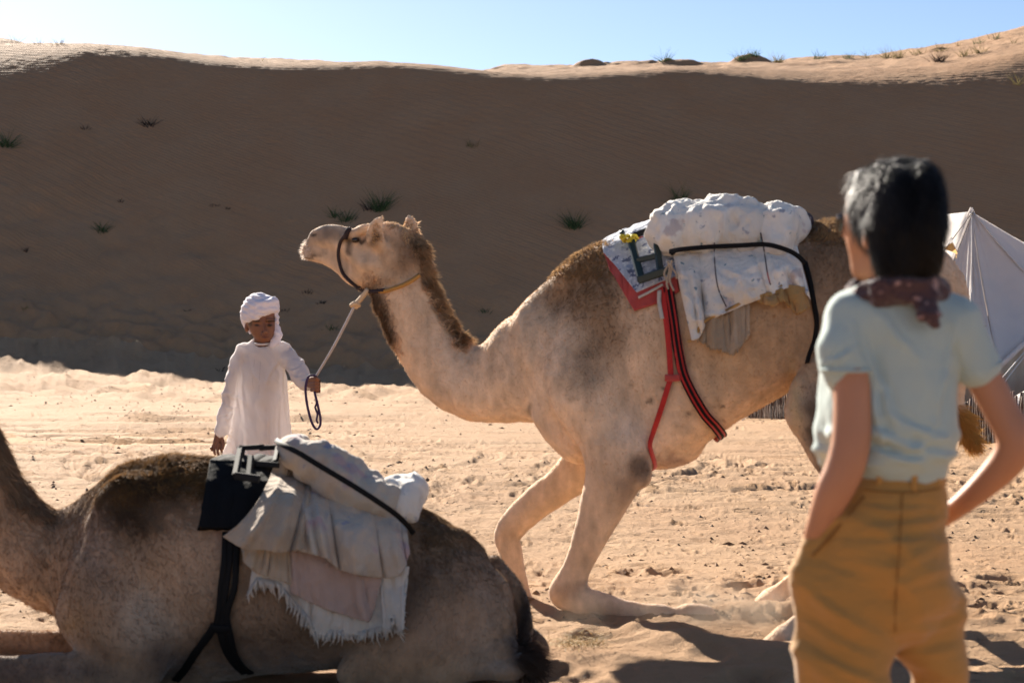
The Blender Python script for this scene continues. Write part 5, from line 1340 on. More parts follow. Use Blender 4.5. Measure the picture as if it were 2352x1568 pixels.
# hair
vol = Vol(*lim((1930, 660), (2180, 345), 3.15, 3.62), .0045); ch = mk(vol, QW, sw)
vol.ell(QW(2054, 482, .015), (98 * sw, .125, 118 * sw), .01)
vol.ell(QW(2106, 496, -.03), (54 * sw, .105, 128 * sw), .012)
ch([(2040, 520, -.06, 50), (2050, 590, -.06, 46), (2070, 618, -.05, 40)], .03)
ch([(2090, 520, -.06, 62), (2096, 590, -.05, 54), (2090, 612, -.03, 46)], .03)
ch([(2110, 560, .06, 44), (2108, 600, .05, 40)], .03)
ch([(1985, 425, .05, 34), (1975, 455, .04, 22), (1990, 495, .0, 16), (2015, 520, -.03, 24)], .02)
ch([(2100, 600, 0, 42), (2060, 618, 0, 38)], .03)
V, Fc = vol.mesh(); V = smooth_mesh(V, Fc, 1, .4); N = normals(V, Fc)
V = V + N * (.004 * fbm3(V[:, 0] * 40 + V[:, 2] * 8, V[:, 1] * 40, V[:, 2] * 9, 3, 3))[:, None]
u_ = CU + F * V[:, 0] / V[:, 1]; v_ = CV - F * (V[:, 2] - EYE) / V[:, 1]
gr = np.exp(-(((u_ - 1985) / 42) ** 2 + ((v_ - 440) / 62) ** 2)) + .5 * np.exp(-(((u_ - 2050) / 60) ** 2 + ((v_ - 372) / 14) ** 2))  # silver hair and the sunlit highlight at the crown, painted into the tint
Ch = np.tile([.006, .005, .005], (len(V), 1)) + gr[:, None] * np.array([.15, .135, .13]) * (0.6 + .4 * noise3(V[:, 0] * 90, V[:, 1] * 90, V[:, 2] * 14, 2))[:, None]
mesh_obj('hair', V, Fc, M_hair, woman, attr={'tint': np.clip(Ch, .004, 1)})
M_wisp = mat('hair_strands', attr='coat', rough=.5, spec=.2, trans=.15)
dn_ = np.where(v_ < 620, 1.0, .4)
fv, ff, fc = fur_strips(V, Fc, N, Ch, 15000, dn_, np.full(len(V), .035), np.tile([.25, 0, -1.0], (len(V), 1)), 61, .0006, lift=.16, droop=.25, clump=.25)
tag(mesh_obj('loose_hair', fv, ff, M_wisp, woman, attr={'coat': fc}, smooth=False), kind='stuff')
M_lens = mat('dark_lens', (.01, .01, .01), .06, spec=.8)
vol = Vol(*lim((1915, 545), (1965, 485), 3.35, 3.58), .002); ch = mk(vol, QW, sw)
ch([(1934, 502, .08, 12), (1932, 516, .09, 14), (1936, 530, .10, 10)], .004, .8); V, Fc = vol.mesh(); mesh_obj('sunglasses', V, Fc, M_lens, woman)
mesh_obj('glasses_arm', *tube(np.array([QW(1940, 508, .08), QW(1960, 512, .01), QW(1990, 520, -.05)]), .0022, 6, res=14), M_lens, woman)
# t-shirt
vol = Vol(*lim((1850, 1110), (2310, 640), 3.1, 3.75), .0068); ch = mk(vol, QW, sw)
ch([(1962, 742, .01, 52), (2062, 715, .02, 62), (2180, 742, .03, 50)], .05, .95)
ch([(2062, 790, .02, 128), (2055, 880, .02, 138), (2050, 960, .02, 134), (2058, 1020, .02, 112), (2068, 1062, .02, 94)], .05, .72)
ch([(1950, 860, .06, 52), (1934, 940, .08, 44), (1920, 1010, .09, 30), (1916, 1052, .09, 26)], .04, 1.0)
ch([(1955, 745, 0, 54), (1943, 800, -.02, 58), (1944, 838, -.03, 58), (1945, 846, -.03, 54)], .03, 1.0)
ch([(2185, 748, .02, 52), (2228, 805, .02, 48), (2246, 838, .02, 46)], .03, 1.0)
V, Fc = vol.mesh(); V = smooth_mesh(V, Fc, 2, .4); N = normals(V, Fc)
fw = (1 - 2 * np.abs(fbm3(V[:, 0] * 5 + V[:, 2] * 3, V[:, 1] * 5, V[:, 2] * 3.2, 2, 31)))
low = np.exp(-((V[:, 2] - QW(0, 1030)[2]) / .05) ** 2)
V = V + N * (.014 * fw + .014 * low * (1 - 2 * np.abs(noise3(V[:, 0] * 6, V[:, 1] * 6, V[:, 2] * 26, 33))) + .002 * fbm3(V[:, 0] * 22, V[:, 1] * 22, V[:, 2] * 22, 2, 34))[:, None]
V = crease(V, normals(V, Fc), [(1990, 800, 2030, 900, 9, 13), (2008, 860, 2026, 1000, 9, 14), (2180, 840, 2150, 960, 9, 12), (2000, 985, 2150, 1040, 9, 14), (1990, 1025, 2100, 1060, 8, 13), (2060, 960, 2170, 1005, 8, 9), (2160, 1010, 2060, 1050, 8, 11),
    (1965, 760, 1985, 850, 8, 9), (2190, 770, 2175, 850, 8, 9), (2040, 740, 2090, 800, 9, 6), (1900, 830, 1960, 800, 7, 8), (2030, 900, 2075, 990, 10, 8)], sw)
mesh_obj('tshirt', V, Fc, M_tee, woman)
mesh_obj('sleeve_hem', *tube(np.array([QW(1945, 848, -.03) + [.052 * math.cos(t), .052 * math.sin(t), .003 * math.sin(t)] for t in th]), .0035, 6), M_tee, woman)
mesh_obj('sleeve_hem', *tube(np.array([QW(2251, 850, .02) + [.042 * math.cos(t), .042 * math.sin(t), .018 * math.cos(t)] for t in th]), .0032, 6), M_tee, woman)
# trousers
vol = Vol(*lim((1800, 2235), (2245, 1050), 3.08, 3.78), .0072); ch = mk(vol, QW, sw)
ch([(2072, 1078, .02, 90), (2070, 1120, .02, 98), (2050, 1180, .02, 135), (2030, 1235, .02, 166), (2024, 1285, .02, 174), (2023, 1310, .02, 172)], .03, .72)
for x, r0, dx in ((1944, 104, 3), (2124, 84, 26)):
    o = 0.0 if x < 2000 else .05
    ch([(x, 1360, o, r0), (x, 1460, o, r0 - 2), (x + dx, 1560, o, r0 - (2 if x < 2000 else 14)), (x + dx, 1800, o, r0 - 26), (x + dx, 2000, o, r0 - 32), (x + dx, 2185, o, r0 - 36)], .02, .85)
ch([(1876, 1255, -.01, 34), (1868, 1330, -.005, 42), (1866, 1420, 0, 40), (1872, 1520, 0, 34), (1878, 1620, 0, 30)], .03, .9)
V, Fc = vol.mesh(); V = smooth_mesh(V, Fc, 2, .4); N = normals(V, Fc)
fw = (1 - 2 * np.abs(fbm3(V[:, 0] * 3.2 + 4, V[:, 1] * 3.2, V[:, 2] * 10 + V[:, 0] * 5, 2, 36)))
V = V + N * (.014 * fw * sstep(QW(0, 1110)[2], QW(0, 1200)[2], V[:, 2]) + .002 * fbm3(V[:, 0] * 26, V[:, 1] * 26, V[:, 2] * 26, 2, 37))[:, None]
V = crease(V, normals(V, Fc), [(1990, 1165, 2120, 1170, 8, 12), (2010, 1210, 2190, 1185, 9, 15), (1960, 1250, 2180, 1232, 9, 14), (2200, 1240, 2070, 1300, 10, 15), (2215, 1300, 2060, 1350, 10, 11), (1850, 1350, 1960, 1430, 10, 15), (1840, 1420, 1985, 1500, 10, 16),
    (1850, 1490, 2000, 1560, 10, 16), (2080, 1450, 2215, 1420, 9, 14), (2090, 1500, 2210, 1480, 9, 12), (1880, 1300, 2000, 1330, 9, 9), (1860, 1530, 2010, 1600, 10, 12), (1930, 1180, 1880, 1260, 8, 12)], sw * .5)
mesh_obj('trousers', V, Fc, M_trs, woman)
def ringpts(u, v, o, rx, ay, n=60, tilt=0.0): return np.array([QW(u, v, o) + [rx * sw * math.cos(t), rx * sw * ay * math.sin(t), tilt * math.cos(t)] for t in np.linspace(0, 2 * np.pi, n)])
rb_ = [(0, math.sin(t) * 0 - 0, 0) for t in range(2)]
pp = ringpts(2071, 1098, .02, 95, .73, 61, .006); nn_ = pp - QW(2071, 1098, .02); ribbon('waistband', pp, .036, M_trs, woman, .004, 90, nn_)
M_tst = mat('trouser_stitching', (.24, .11, .028), .9)
bvt = BVHTree.FromPolygons([Vector(p) for p in V], Fc.tolist())
def stitch(nm, uvs, r=.0018):
    pp_ = [hit(bvt, u, v)[0] for u, v in uvs]; pp_ = [p for p in pp_ if p is not None]
    if len(pp_) > 2: mesh_obj(nm, *tube(np.array(pp_) + [0, -.001, 0], r, 5, res=40), M_tst, woman)
stitch('waist_seam', [(1985, 1124), (2020, 1128), (2060, 1130), (2100, 1129), (2140, 1124), (2160, 1119)])
stitch('back_seam', [(2072, 1132), (2070, 1180), (2066, 1250), (2060, 1330), (2056, 1400), (2056, 1450)], .0014)
stitch('pocket_edge', [(1984, 1140), (1960, 1170), (1925, 1210), (1890, 1250), (1866, 1275)], .003)
for u, o_ in ((2100, -.052), (2020, -.052), (2150, -.02)):
    t0 = math.atan2(-1, (u - 2071) / 95.0); a = QW(u, 1082, 0); bt = math.sqrt(max(0, 1 - ((u - 2071) / 97) ** 2)) * 97 * sw * .74
    pts = [P(u, 1080, DW + .02 - bt - .006), P(u, 1100, DW + .02 - bt - .009), P(u - 1, 1128, DW + .02 - bt - .012)]
    ribbon('belt_loop', pts, .012, M_trs, woman, .003, 12, [(0, -1, 0)] * 3)
pp = [QW(1852, 1262, -.035), QW(1868, 1272, -.05), QW(1890, 1262, -.055)]
ribbon('bracelet', [QW(1846, 1248, -.0), QW(1852, 1254, -.025), QW(1868, 1262, -.032), QW(1886, 1256, -.02)], .008, M_biron, woman, .003, 24, [(-1, -.3, 0), (-.5, -1, 0), (0, -1, 0), (.8, -1, 0)])
# scarf
vol = Vol(*lim((1920, 790), (2210, 610), 3.12, 3.72), .005); ch = mk(vol, QW, sw)
ch([(1972, 688, .0, 20), (2010, 668, -.05, 26), (2060, 652, -.07, 28), (2110, 650, -.06, 30), (2150, 668, -.01, 26), (2140, 660, .08, 24), (2060, 640, .13, 26), (1975, 668, .09, 26), (1966, 690, .03, 20)], .02)
ch([(2000, 690, -.03, 16), (2070, 680, -.06, 20), (2130, 680, -.05, 18)], .02)
ch([(2125, 672, -.06, 22), (2140, 700, -.085, 20), (2142, 728, -.10, 14), (2150, 745, -.10, 8)], .015)
ch([(2118, 690, -.07, 14), (2122, 712, -.09, 12), (2116, 728, -.095, 8)], .012)
V, Fc = vol.mesh(); V = smooth_mesh(V, Fc, 1, .4); N = normals(V, Fc)
V = V + N * (.007 * (1 - 2 * np.abs(fbm3(V[:, 0] * 20, V[:, 1] * 20, V[:, 2] * 34, 2, 41))))[:, None]
mesh_obj('scarf', V, Fc, M_scarf, woman)
# ------------------------------------------------------------------ tent, fence and dune plants
M_tent = mat('tent_canvas', (.86, .81, .77), .85, trans=.42, bump=[(2.2, .5, .08, (1, 1, 1)), (14, .3, .01, (1, 1, 1))], var=(1.2, .05))
M_wall = mat('tent_wall', (.62, .53, .43), .85, trans=.25, bump=[(3, .5, .05, (2, 2, .3))], var=(2, .08))
M_line = mat('guy_line', (.65, .62, .58), .7)
M_dline = mat('dark_seam', (.16, .13, .11), .8)
M_pole = mat('tent_pole', (.30, .21, .12), .6, var=(8, .2))
A_ = P(2231, 486, 25.0); B_ = P(1985, 522, 28.0)
E1 = P(1806, 868, 29.3); E2 = P(2075, 862, 23.4); E3 = P(2300, 846, 23.0); E4 = P(2440, 706, 23.6); E5 = P(2520, 640, 27.5); E6 = P(2080, 790, 33.5)
tent = empty('tent', P(2210, 980, 26) * [1, 1, 0], 'pointed off white canvas tent with guy ropes behind the stake fence', 'tent')
def panel(nm, corners, m, sag=.12, n=16, par=tent, seed=0):
    """canvas patch between an apex edge and an eave edge, sagging between its seams"""
    a0, a1, b0, b1 = [np.array(c) for c in corners]
    S, T = np.meshgrid(np.linspace(0, 1, n), np.linspace(0, 1, n))
    G = ((a0 * (1 - S[..., None]) + a1 * S[..., None]) * (1 - T[..., None]) + (b0 * (1 - S[..., None]) + b1 * S[..., None]) * T[..., None])
    nn = np.cross(b0 - a0, b1 - a0); nn /= np.linalg.norm(nn)
    if nn[2] < 0: nn = -nn
    G = G - nn * (sag * np.sin(np.pi * T) ** 1 * (0.4 + .6 * np.sin(np.pi * S)))[..., None] + nn * (.02 * noise2(S * 5, T * 3, seed))[..., None]
    o = mesh_obj(nm, G.reshape(-1, 3), grid_faces(n, n), m, par); md = o.modifiers.new('thickness', 'SOLIDIFY'); md.thickness = .012; return o
mid23 = (E2 + E3) / 2 + [0, -.05, -.05]
panel('roof_panel', (A_, A_, E2, P(2232, 860, 22.7)), M_tent, .10, seed=1)
panel('roof_panel', (A_, A_, P(2232, 860, 22.7), P(2292, 846, 22.9)), M_tent, .10, seed=2)
panel('roof_panel', (A_, A_, P(2292, 846, 22.9), E4), M_tent, .16, seed=3)
panel('roof_panel', (A_, A_, E4, E5), M_tent, .10, seed=4)
panel('roof_panel', (B_, A_, E1, E2), M_tent, .20, seed=5)
panel('roof_panel', (A_, B_, E5, E6), M_tent, .20, seed=6)
panel('roof_panel', (B_, B_, E6, E1), M_tent, .15, seed=7)
mesh_obj('apex_cap', *tube([[*(A_ + [0, 0, -.10]), .075], [*(A_ + [0, 0, .0]), .045], [*(A_ + [0, 0, .06]), .018]], 0, 10), M_tent, tent)
mesh_obj('apex_cap', *tube([[*(B_ + [0, 0, -.10]), .075], [*(B_ + [0, 0, .0]), .045], [*(B_ + [0, 0, .06]), .018]], 0, 10), M_tent, tent)
for a, b in ((A_, E2), (A_, E4), (A_, P(2232, 860, 22.7)), (B_, E1)):
    m_ = a * .5 + b * .5 - np.array([0, 0, .07]); mesh_obj('seam', *tube(np.array([a, m_, b]) + [0, -.02, .01], .010, 6, res=14), M_tent if b is not E4 else M_tent, tent)
mesh_obj('guy_line', *tube(np.array([A_ + [0, -.1, 0], P(2180, 560, 24), P(2120, 640, 23.6), P(2000, 800, 23)]), .008, 5, res=14), M_dline, tent)
mesh_obj('guy_line', *tube(np.array([A_ + [0, -.1, 0], P(2190, 600, 24), P(2128, 760, 23.3), P(2090, 880, 22.6)]), .008, 5, res=14), M_dline, tent)
# vent hood with a warm lining
vc = P(2180, 578, 24.1)
hv = [vc + [-.10, -.08, .05], vc + [.10, -.08, -.02], vc + [0.02, -.14, .13], vc + [-.13, .10, -.02], vc + [.13, .10, -.08], vc + [.05, .05, .22]]
mesh_obj('vent_hood', hv, [(0, 2, 5, 3), (2, 1, 4, 5)], M_tent, tent)
mesh_obj('vent_lining', [np.array(p) + [0, .02, -.012] for p in hv], [(0, 2, 5, 3), (2, 1, 4, 5), (0, 1, 2)], M_gold, tent)
vc2 = P(2308, 583, 25.2); hv = [vc2 + [-.12, -.08, .08], vc2 + [.10, -.08, -.08], vc2 + [0.04, -.10, .10], vc2 + [-.15, .10, .06], vc2 + [.13, .10, -.14], vc2 + [.06, .05, .14]]
mesh_obj('vent_hood', hv, [(0, 2, 5, 3), (2, 1, 4, 5)], M_tent, tent)
# eave band and walls
for a, b in ((E1, E2), (E2, P(2232, 860, 22.7)), (P(2232, 860, 22.7), P(2292, 846, 22.9)), (P(2292, 846, 22.9), E4)):
    q = [a, b, b + [0, 0, -.10], a + [0, 0, -.10]]
    if b is not E4: mesh_obj('eave_band', np.array(q) + [0, -.015, 0], [(0, 1, 2, 3)], M_tent, tent)
mesh_obj('eave_band', *tube(np.array([P(2292, 846, 22.8), E4]), .035, 8, res=6), M_tent, tent)
def wall(nm, a, b, z0, z1, m):
    n = 24; S = np.linspace(0, 1, n); V_ = []
    for z in (z0, z1):
        for s_ in S: V_.append([a[0] * (1 - s_) + b[0] * s_, a[1] * (1 - s_) + b[1] * s_ + .035 * math.sin(s_ * 30), z(s_) if callable(z) else z])
    i = np.arange(n - 1); o = mesh_obj(nm, V_, np.stack([i, i + 1, i + 1 + n, i + n], 1), m, tent); md = o.modifiers.new('thickness', 'SOLIDIFY'); md.thickness = .01
c = (A_ + B_) / 2
ins = lambda p, f=.86: c + (p - c) * f
w1, w2, w3, w4, w5, w6 = [ins(p) for p in (E1, E2, P(2232, 860, 22.7), E4, E5, E6)]
for a, b in ((w1, w2), (w2, w3), (w3, w4), (w4, w5), (w5, w6), (w6, w1)):
    wall('tent_wall', a, b, 0.0, (lambda s_, a=a, b=b: min(1.5, a[2] * (1 - s_) + b[2] * s_ + .12)), M_wall)
for q in (A_, B_): mesh_obj('pole', *tube(np.array([[q[0], q[1], 0], [q[0], q[1], q[2]]]), .03, 8), M_pole, tent)
for e, g in ((E1, P(1700, 1010, 27)), (E2, P(2140, 1040, 20.6)), (E4, P(2170, 1010, 21)), (E4, P(2200, 990, 21.6)), (P(2232, 860, 22.7), P(2260, 1030, 20.9)), (E4, P(2470, 1000, 21)), (E5, P(2700, 1000, 26))):
    g = np.array([g[0], g[1], 0]); mesh_obj('guy_line', *tube(np.array([e, g]), .0075, 5), M_line, tent)
mesh_obj('prop_pole', *tube(np.array([[E4[0], E4[1], 0], E4]), .025, 8), M_pole, tent)
aw = empty('awning', P(2400, 980, 21) * [1, 1, 0], 'low white canvas awning lit by the sun at the right edge below the tent', 'awning')
a0, a1, b0, b1 = P(2400, 868, 22.5), P(2620, 850, 24), P(2305, 925, 20.8), P(2600, 960, 21)
panel('awning_sheet', (a0, a1, b0, b1), M_tent, .06, par=aw, seed=9)
for q in (a0, b0, b1): mesh_obj('pole', *tube(np.array([[q[0], q[1], 0], q]), .02, 8), M_pole, aw)

# stake fence
M_stake = [mat('stake_wood', c_, .85, bump=[(25, .8, .01, (1, 1, .1))], var=(14, .35)) for c_ in ((.13, .085, .062), (.085, .058, .045), (.19, .13, .10), (.055, .038, .032))]
fence = empty('stake_fence', (4.9, 25, 0), 'low fence of upright brown sticks in front of the tent', 'fence')
fa_, fb_ = np.array([(1640 - CU) / F * 31.0, 31.0]), np.array([(2400 - CU) / F * 19.0, 19.0])
protos = []
for k in range(8):
    r0 = .019 + .005 * rng.random(); pts = []
    for t in np.linspace(0, 1, 6): pts.append([.008 * rng.normal(), .008 * rng.normal(), -.08 + .68 * t, r0 * (1 - .25 * t) * (1 + .1 * rng.normal())])
    V_, F_ = tube(np.array(pts), 0, 7); me = mesh_obj('stake', V_, F_, M_stake[k % 4], fence, smooth=True); me.name = 'stake'; protos.append(me)
    me.location = (0, 0, 0)
n_st = 284
k = 0
for i in range(n_st):
    s_ = i / (n_st - 1) ; xy = fa_ * (1 - s_) + fb_ * s_
    xy = xy + [.0, .05 * math.sin(s_ * 9) + .012 * rng.normal()]
    if i < 8: o = protos[i]
    else:
        p_ = protos[int(rng.integers(8))]; o = p_.copy(); col.objects.link(o); o.parent = fence
    z = ground_z(xy[0], xy[1])
    # the prototype's vertices are stored relative to the fence origin
    o.matrix_parent_inverse.identity()
    o.location = (0, 0, 0)
    h = .90 + .12 * rng.random() + .05 * math.sin(s_ * 14)
    o['_p'] = 0
    o.rotation_euler = (rng.normal() * .02, rng.normal() * .03, 0)
    o.scale = (1, 1, h)
    # local origin of the stake is at the fence origin minus (4.9, 25): shift by the difference
    o.location = (xy[0], xy[1] , z)
for o in list(fence.children):
    del o['_p']
_seen = set()
for o in protos:                          # move the shared stake meshes so that each stands on its own origin
    me = o.data
    if me.name in _seen: continue
    _seen.add(me.name); me.transform(__import__('mathutils').Matrix.Translation((4.9, 25, 0)))
for o in fence.children: o.location = (o.location.x - 4.9, o.location.y - 25, o.location.z)

# grass tufts and dead twigs
M_grass = mat('dune_grass', attr='tint', rough=.7, spec=.2, trans=.3)
def tuft(u, v, w, h, n, kind, label, seed, skyline=False):
    r_ = np.random.default_rng(seed)
    b = hit_sand(u, v)
    px = b[1] / F; V_, F_, C_ = [], [], []
    for i in range(n):
        x0 = r_.normal() * w * .22; y0 = r_.normal() * w * .22
        a = r_.normal() * .42 + (x0 / (w + 1e-6)) * 1.2; L = 1.35 * h * (.45 + .75 * r_.random())
        base = np.array([b[0] + x0 * px, b[1] + y0 * px * .6, b[2] + SLOPE * y0 * px * .6 * (not skyline) - .03])
        p = base; dr = np.array([math.sin(a), r_.normal() * .35, math.cos(a)]); k = len(V_); wd = (.007 + .007 * r_.random()) * (1.0 if kind != 'twig' else 1.3)
        side = np.array([math.cos(a), 0.3 * r_.normal(), -math.sin(a)]); side /= np.linalg.norm(side)
        c = {'green': (.045, .075, .030), 'dry': (.16, .13, .06), 'twig': (.035, .022, .018)}[kind]; c = np.array(c) * (.6 + .9 * r_.random())
        for j in range(4):
            t = j / 3
            V_ += [p - side * wd * (1 - t * .85), p + side * wd * (1 - t * .85)]; C_ += [c, c]
            bend = (.5 * abs(r_.normal()) + .15) if kind != 'twig' else r_.normal() * .9
            dr = dr + np.array([math.copysign(bend * .2, a), 0, -.06 * t]); dr /= np.linalg.norm(dr); p = p + dr * L * px / 3
        for j in range(3): F_.append((k + 2 * j, k + 2 * j + 1, k + 2 * j + 3, k + 2 * j + 2))
    nm = {'green': 'grass_tuft', 'dry': 'dry_grass_tuft', 'twig': 'dead_twig'}[kind]
    o = mesh_obj(nm, V_, F_, M_grass, attr={'tint': np.array(C_)}, origin=b)
    tag(o, label, 'twig' if kind == 'twig' else 'grass', 'plants on the dune')
T = [(14, 338, 26, 34, 60, 'green', 'green grass tuft on the shaded dune at the left edge of the view'), (345, 290, 28, 22, 22, 'twig', 'dead brown twig high on the shaded dune above the boy'), (196, 298, 16, 12, 12, 'twig', 'small dead twig left of the larger one high on the dune'),
     (235, 533, 32, 22, 45, 'green', 'flat green tuft alone on the lower left dune face'), (277, 466, 8, 10, 8, 'twig', 'tiny dry stem above the flat green tuft'), (490, 473, 26, 6, 14, 'twig', 'long thin dead stalk lying on the dune'), (524, 481, 10, 8, 8, 'twig', 'short dead stem beside the long lying stalk'),
     (768, 500, 18, 26, 26, 'green', 'thin green tuft just above the rising camel muzzle'), (797, 508, 34, 26, 50, 'green', 'spreading green tuft just above the rising camel nose'), (873, 484, 34, 40, 90, 'green', 'largest green tuft, above the rising camel eyes'), (850, 482, 22, 24, 20, 'twig', 'dead stems left of the largest green tuft'),
     (1085, 338, 34, 14, 26, 'dry', 'faint pale tuft in the middle of the shaded dune'), (1319, 524, 34, 36, 90, 'green', 'round green tuft between the camel head and its load'), (1558, 466, 36, 32, 40, 'green', 'green tuft right behind the quilt roll'), (1566, 455, 34, 48, 10, 'dry', 'tall pale grass heads rising behind the quilt roll'),
     (60, 578, 20, 10, 12, 'twig', 'dark twig heap at the far left of the lower dune'), (62, 710, 30, 8, 18, 'dry', 'low dry patch at the left of the dune foot'), (703, 674, 20, 9, 14, 'twig', 'dead sprig right above the boy raised rope hand'), (738, 697, 18, 9, 14, 'twig', 'dead sprig beside the taut lead rope'),
     (762, 758, 22, 14, 22, 'green', 'small green sprig right of the lead rope'), (1113, 718, 22, 10, 26, 'green', 'small bright tuft above the rising camel neck'), (655, 715, 20, 7, 10, 'twig', 'low dead stems just right of the turban'), (430, 715, 16, 6, 8, 'twig', 'low dead stems left of the turban'), (505, 850, 30, 8, 12, 'twig', 'scattered stems at the dune foot left of the boy'), (2340, 196, 26, 30, 14, 'dry', 'tall pale plant on the dune at the right edge')]
S_ = [(38, 97, 14, 16, 12, 'dry', 'first grass wisp on the far left ridge'), (88, 101, 16, 12, 10, 'dry', 'second grass wisp on the left ridge'), (136, 102, 26, 13, 18, 'dry', 'wide grass wisp on the left ridge nearest the crest hump'), (602, 141, 4, 14, 3, 'dry', 'single stem standing on the crest above the boy'),
      (1528, 142, 22, 24, 36, 'green', 'bushy grass on the dark sand mound above the quilts'), (1706, 140, 24, 24, 44, 'green', 'bushy grass on the left side of the right-hand sand mound'), (1732, 130, 30, 16, 44, 'green', 'grass cap on top of the right-hand sand mound'), (1785, 144, 28, 20, 50, 'dry', 'dense brown tuft right of the sand mounds'),
      (1880, 136, 32, 18, 30, 'green', 'grey green tuft on the ridge above the woman hair front'), (1922, 136, 14, 10, 10, 'dry', 'thin wisp between two grey green ridge tufts'), (1952, 135, 28, 14, 30, 'green', 'grey green tuft on the ridge above the woman head'), (1992, 134, 26, 20, 14, 'dry', 'sparse tall wisps on the ridge above the woman head'),
      (2040, 134, 26, 24, 50, 'dry', 'left one of two thick tufts on the right ridge'), (2064, 134, 24, 20, 50, 'dry', 'right one of two thick tufts on the right ridge'), (2112, 125, 36, 16, 36, 'dry', 'long low tuft where the ridge begins to climb'), (2160, 119, 28, 20, 22, 'dry', 'spiky tuft on the climbing ridge'), (2157, 142, 30, 22, 44, 'twig', 'dark brown bush on the lit slope below the ridge'),
      (2215, 130, 26, 20, 26, 'dry', 'straw coloured tuft on the lit slope'), (2252, 122, 30, 20, 34, 'dry', 'upper straw tuft on the lit slope near the right edge'), (2202, 106, 14, 14, 8, 'dry', 'thin wisps high on the climbing ridge'), (2246, 101, 26, 16, 22, 'green', 'green tuft high on the climbing ridge'), (2288, 90, 22, 14, 26, 'green', 'topmost green tuft on the ridge at the right'), (2330, 100, 10, 14, 10, 'dry', 'tiny wisp near the top right corner slope')]
for i, t in enumerate(T): tuft(*t, seed=100 + i)
for i, t in enumerate(S_): tuft(*t, seed=200 + i, skyline=True)

# straw scattered by the resting camel's tail
r_ = np.random.default_rng(77); V_, F_, C_ = [], [], []
for i in range(420):
    u = 1325 + r_.normal() * 38; d = 6.85 + r_.normal() * .10; x = (u - CU) / F * d
    z = ground_z(x, d) + .004 + abs(r_.normal()) * .018; a = r_.random() * 6.28; L = .03 + .05 * r_.random()
    p = np.array([x, d, z]); t = np.array([math.cos(a), math.sin(a), r_.normal() * .25]) * L; s_ = np.array([-math.sin(a), math.cos(a), .4]) * .0011
    k = len(V_); V_ += [p - s_, p + s_, p + t * .5 + s_ + [0, 0, .006], p + t * .5 - s_ + [0, 0, .006], p + t]; F_ += [(k, k + 1, k + 2), (k, k + 2, k + 3), (k + 3, k + 2, k + 4)]
    c = np.array([.42, .30, .14]) * (.6 + .7 * r_.random()); C_ += [c] * 5
o = mesh_obj('straw', V_, F_, M_grass, attr={'tint': np.array(C_)}); tag(o, 'golden straw scattered on the sand beside the tail of the resting camel', 'straw', kind='stuff')
# dust kicked up by the rising camel's feet
dm = bpy.data.materials.new('kicked_dust'); dm.use_nodes = True; nt = dm.node_tree; nt.nodes.clear()
out = nt.nodes.new('ShaderNodeOutputMaterial'); pv = nt.nodes.new('ShaderNodeVolumePrincipled'); pv.inputs['Color'].default_value = (.85, .68, .52, 1)
tc = nt.nodes.new('ShaderNodeTexCoord'); nz = nt.nodes.new('ShaderNodeTexNoise'); nz.inputs['Scale'].default_value = 4.5; nz.inputs['Detail'].default_value = 3
gr = nt.nodes.new('ShaderNodeTexGradient'); gr.gradient_type = 'SPHERICAL'; mp = nt.nodes.new('ShaderNodeMapping'); mp.inputs['Scale'].default_value = (1 / .62, 1 / .42, 1 / .24)
mr = nt.nodes.new('ShaderNodeMapRange'); mr.inputs[1].default_value = .42; mr.inputs[2].default_value = .72; mr.inputs[4].default_value = 1.0
m1 = nt.nodes.new('ShaderNodeMath'); m1.operation = 'MULTIPLY'; m2 = nt.nodes.new('ShaderNodeMath'); m2.operation = 'MULTIPLY'; m2.inputs[1].default_value = 4.0
L = nt.links.new
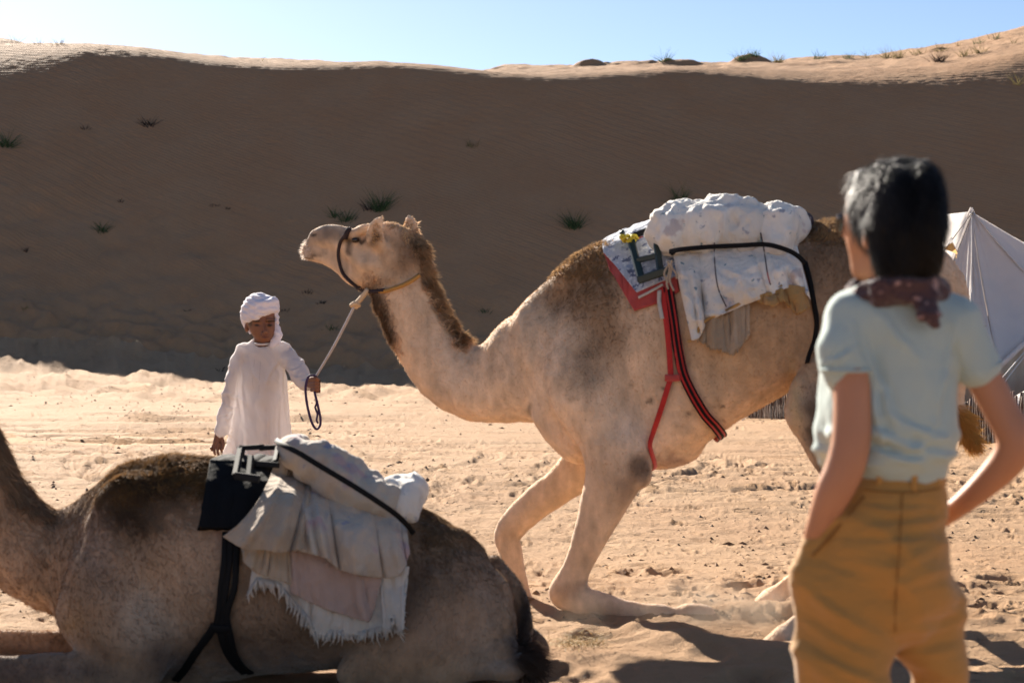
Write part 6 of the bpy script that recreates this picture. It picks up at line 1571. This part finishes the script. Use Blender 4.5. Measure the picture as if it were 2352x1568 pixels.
L(tc.outputs['Object'], nz.inputs['Vector']); L(tc.outputs['Object'], mp.inputs['Vector']); L(mp.outputs[0], gr.inputs['Vector']); L(nz.outputs['Fac'], mr.inputs[0])
L(mr.outputs[0], m1.inputs[0]); L(gr.outputs['Fac'], m1.inputs[1]); L(m1.outputs[0], m2.inputs[0]); L(m2.outputs[0], pv.inputs['Density']); L(pv.outputs[0], out.inputs['Volume'])
dc = P(1585, 1425, 7.45)
bx = np.array([[sx * .62, sy * .42, sz * .24] for sx in (-1, 1) for sy in (-1, 1) for sz in (-1, 1)]) + dc
o = mesh_obj('dust', bx, [(0, 1, 3, 2), (4, 6, 7, 5), (0, 4, 5, 1), (2, 3, 7, 6), (0, 2, 6, 4), (1, 5, 7, 3)], dm, origin=dc, smooth=False)
tag(o, 'thin sandy dust hanging round the feet of the rising camel', 'dust', kind='stuff')

# small clods, twigs and droppings lying about on the packed sand
r_ = np.random.default_rng(91); V_, F_, C_ = [], [], []
for i in range(5200):
    d = 7.6 + 36 * r_.random() ** 1.5; x = (r_.random() * 2 - 1) * .36 * d
    if noise2(np.array([x * .5]), np.array([d * .35]), 92)[0] < -.15 + .5 * (r_.random() - .5): continue
    z = ground_z(x, d); s_ = (.004 + .011 * r_.random() ** 3) * (1 + d * .03); a = r_.random() * 3.14; el = 1 + 2.2 * r_.random() ** 2
    ca, sa = math.cos(a), math.sin(a); k = len(V_)
    ring = [(el * s_, 0), (.3 * s_, .8 * s_), (-el * s_, .2 * s_), (-.2 * s_, -.8 * s_)]
    V_ += [[x + ca * p - sa * q, d + sa * p + ca * q, z - .002] for p, q in ring] + [[x, d, z + s_ * .8]]
    F_ += [(k, k + 1, k + 4), (k + 1, k + 2, k + 4), (k + 2, k + 3, k + 4), (k + 3, k, k + 4)]
    c = np.array([.16, .10, .06]) * (.3 + 1.3 * r_.random()); C_ += [c] * 5
o = mesh_obj('debris', V_, F_, mat('clods', attr='tint', rough=.9), attr={'tint': np.array(C_)}, smooth=False)
tag(o, 'small dark clods and bits of twig scattered over the trampled sand', 'debris', kind='stuff')
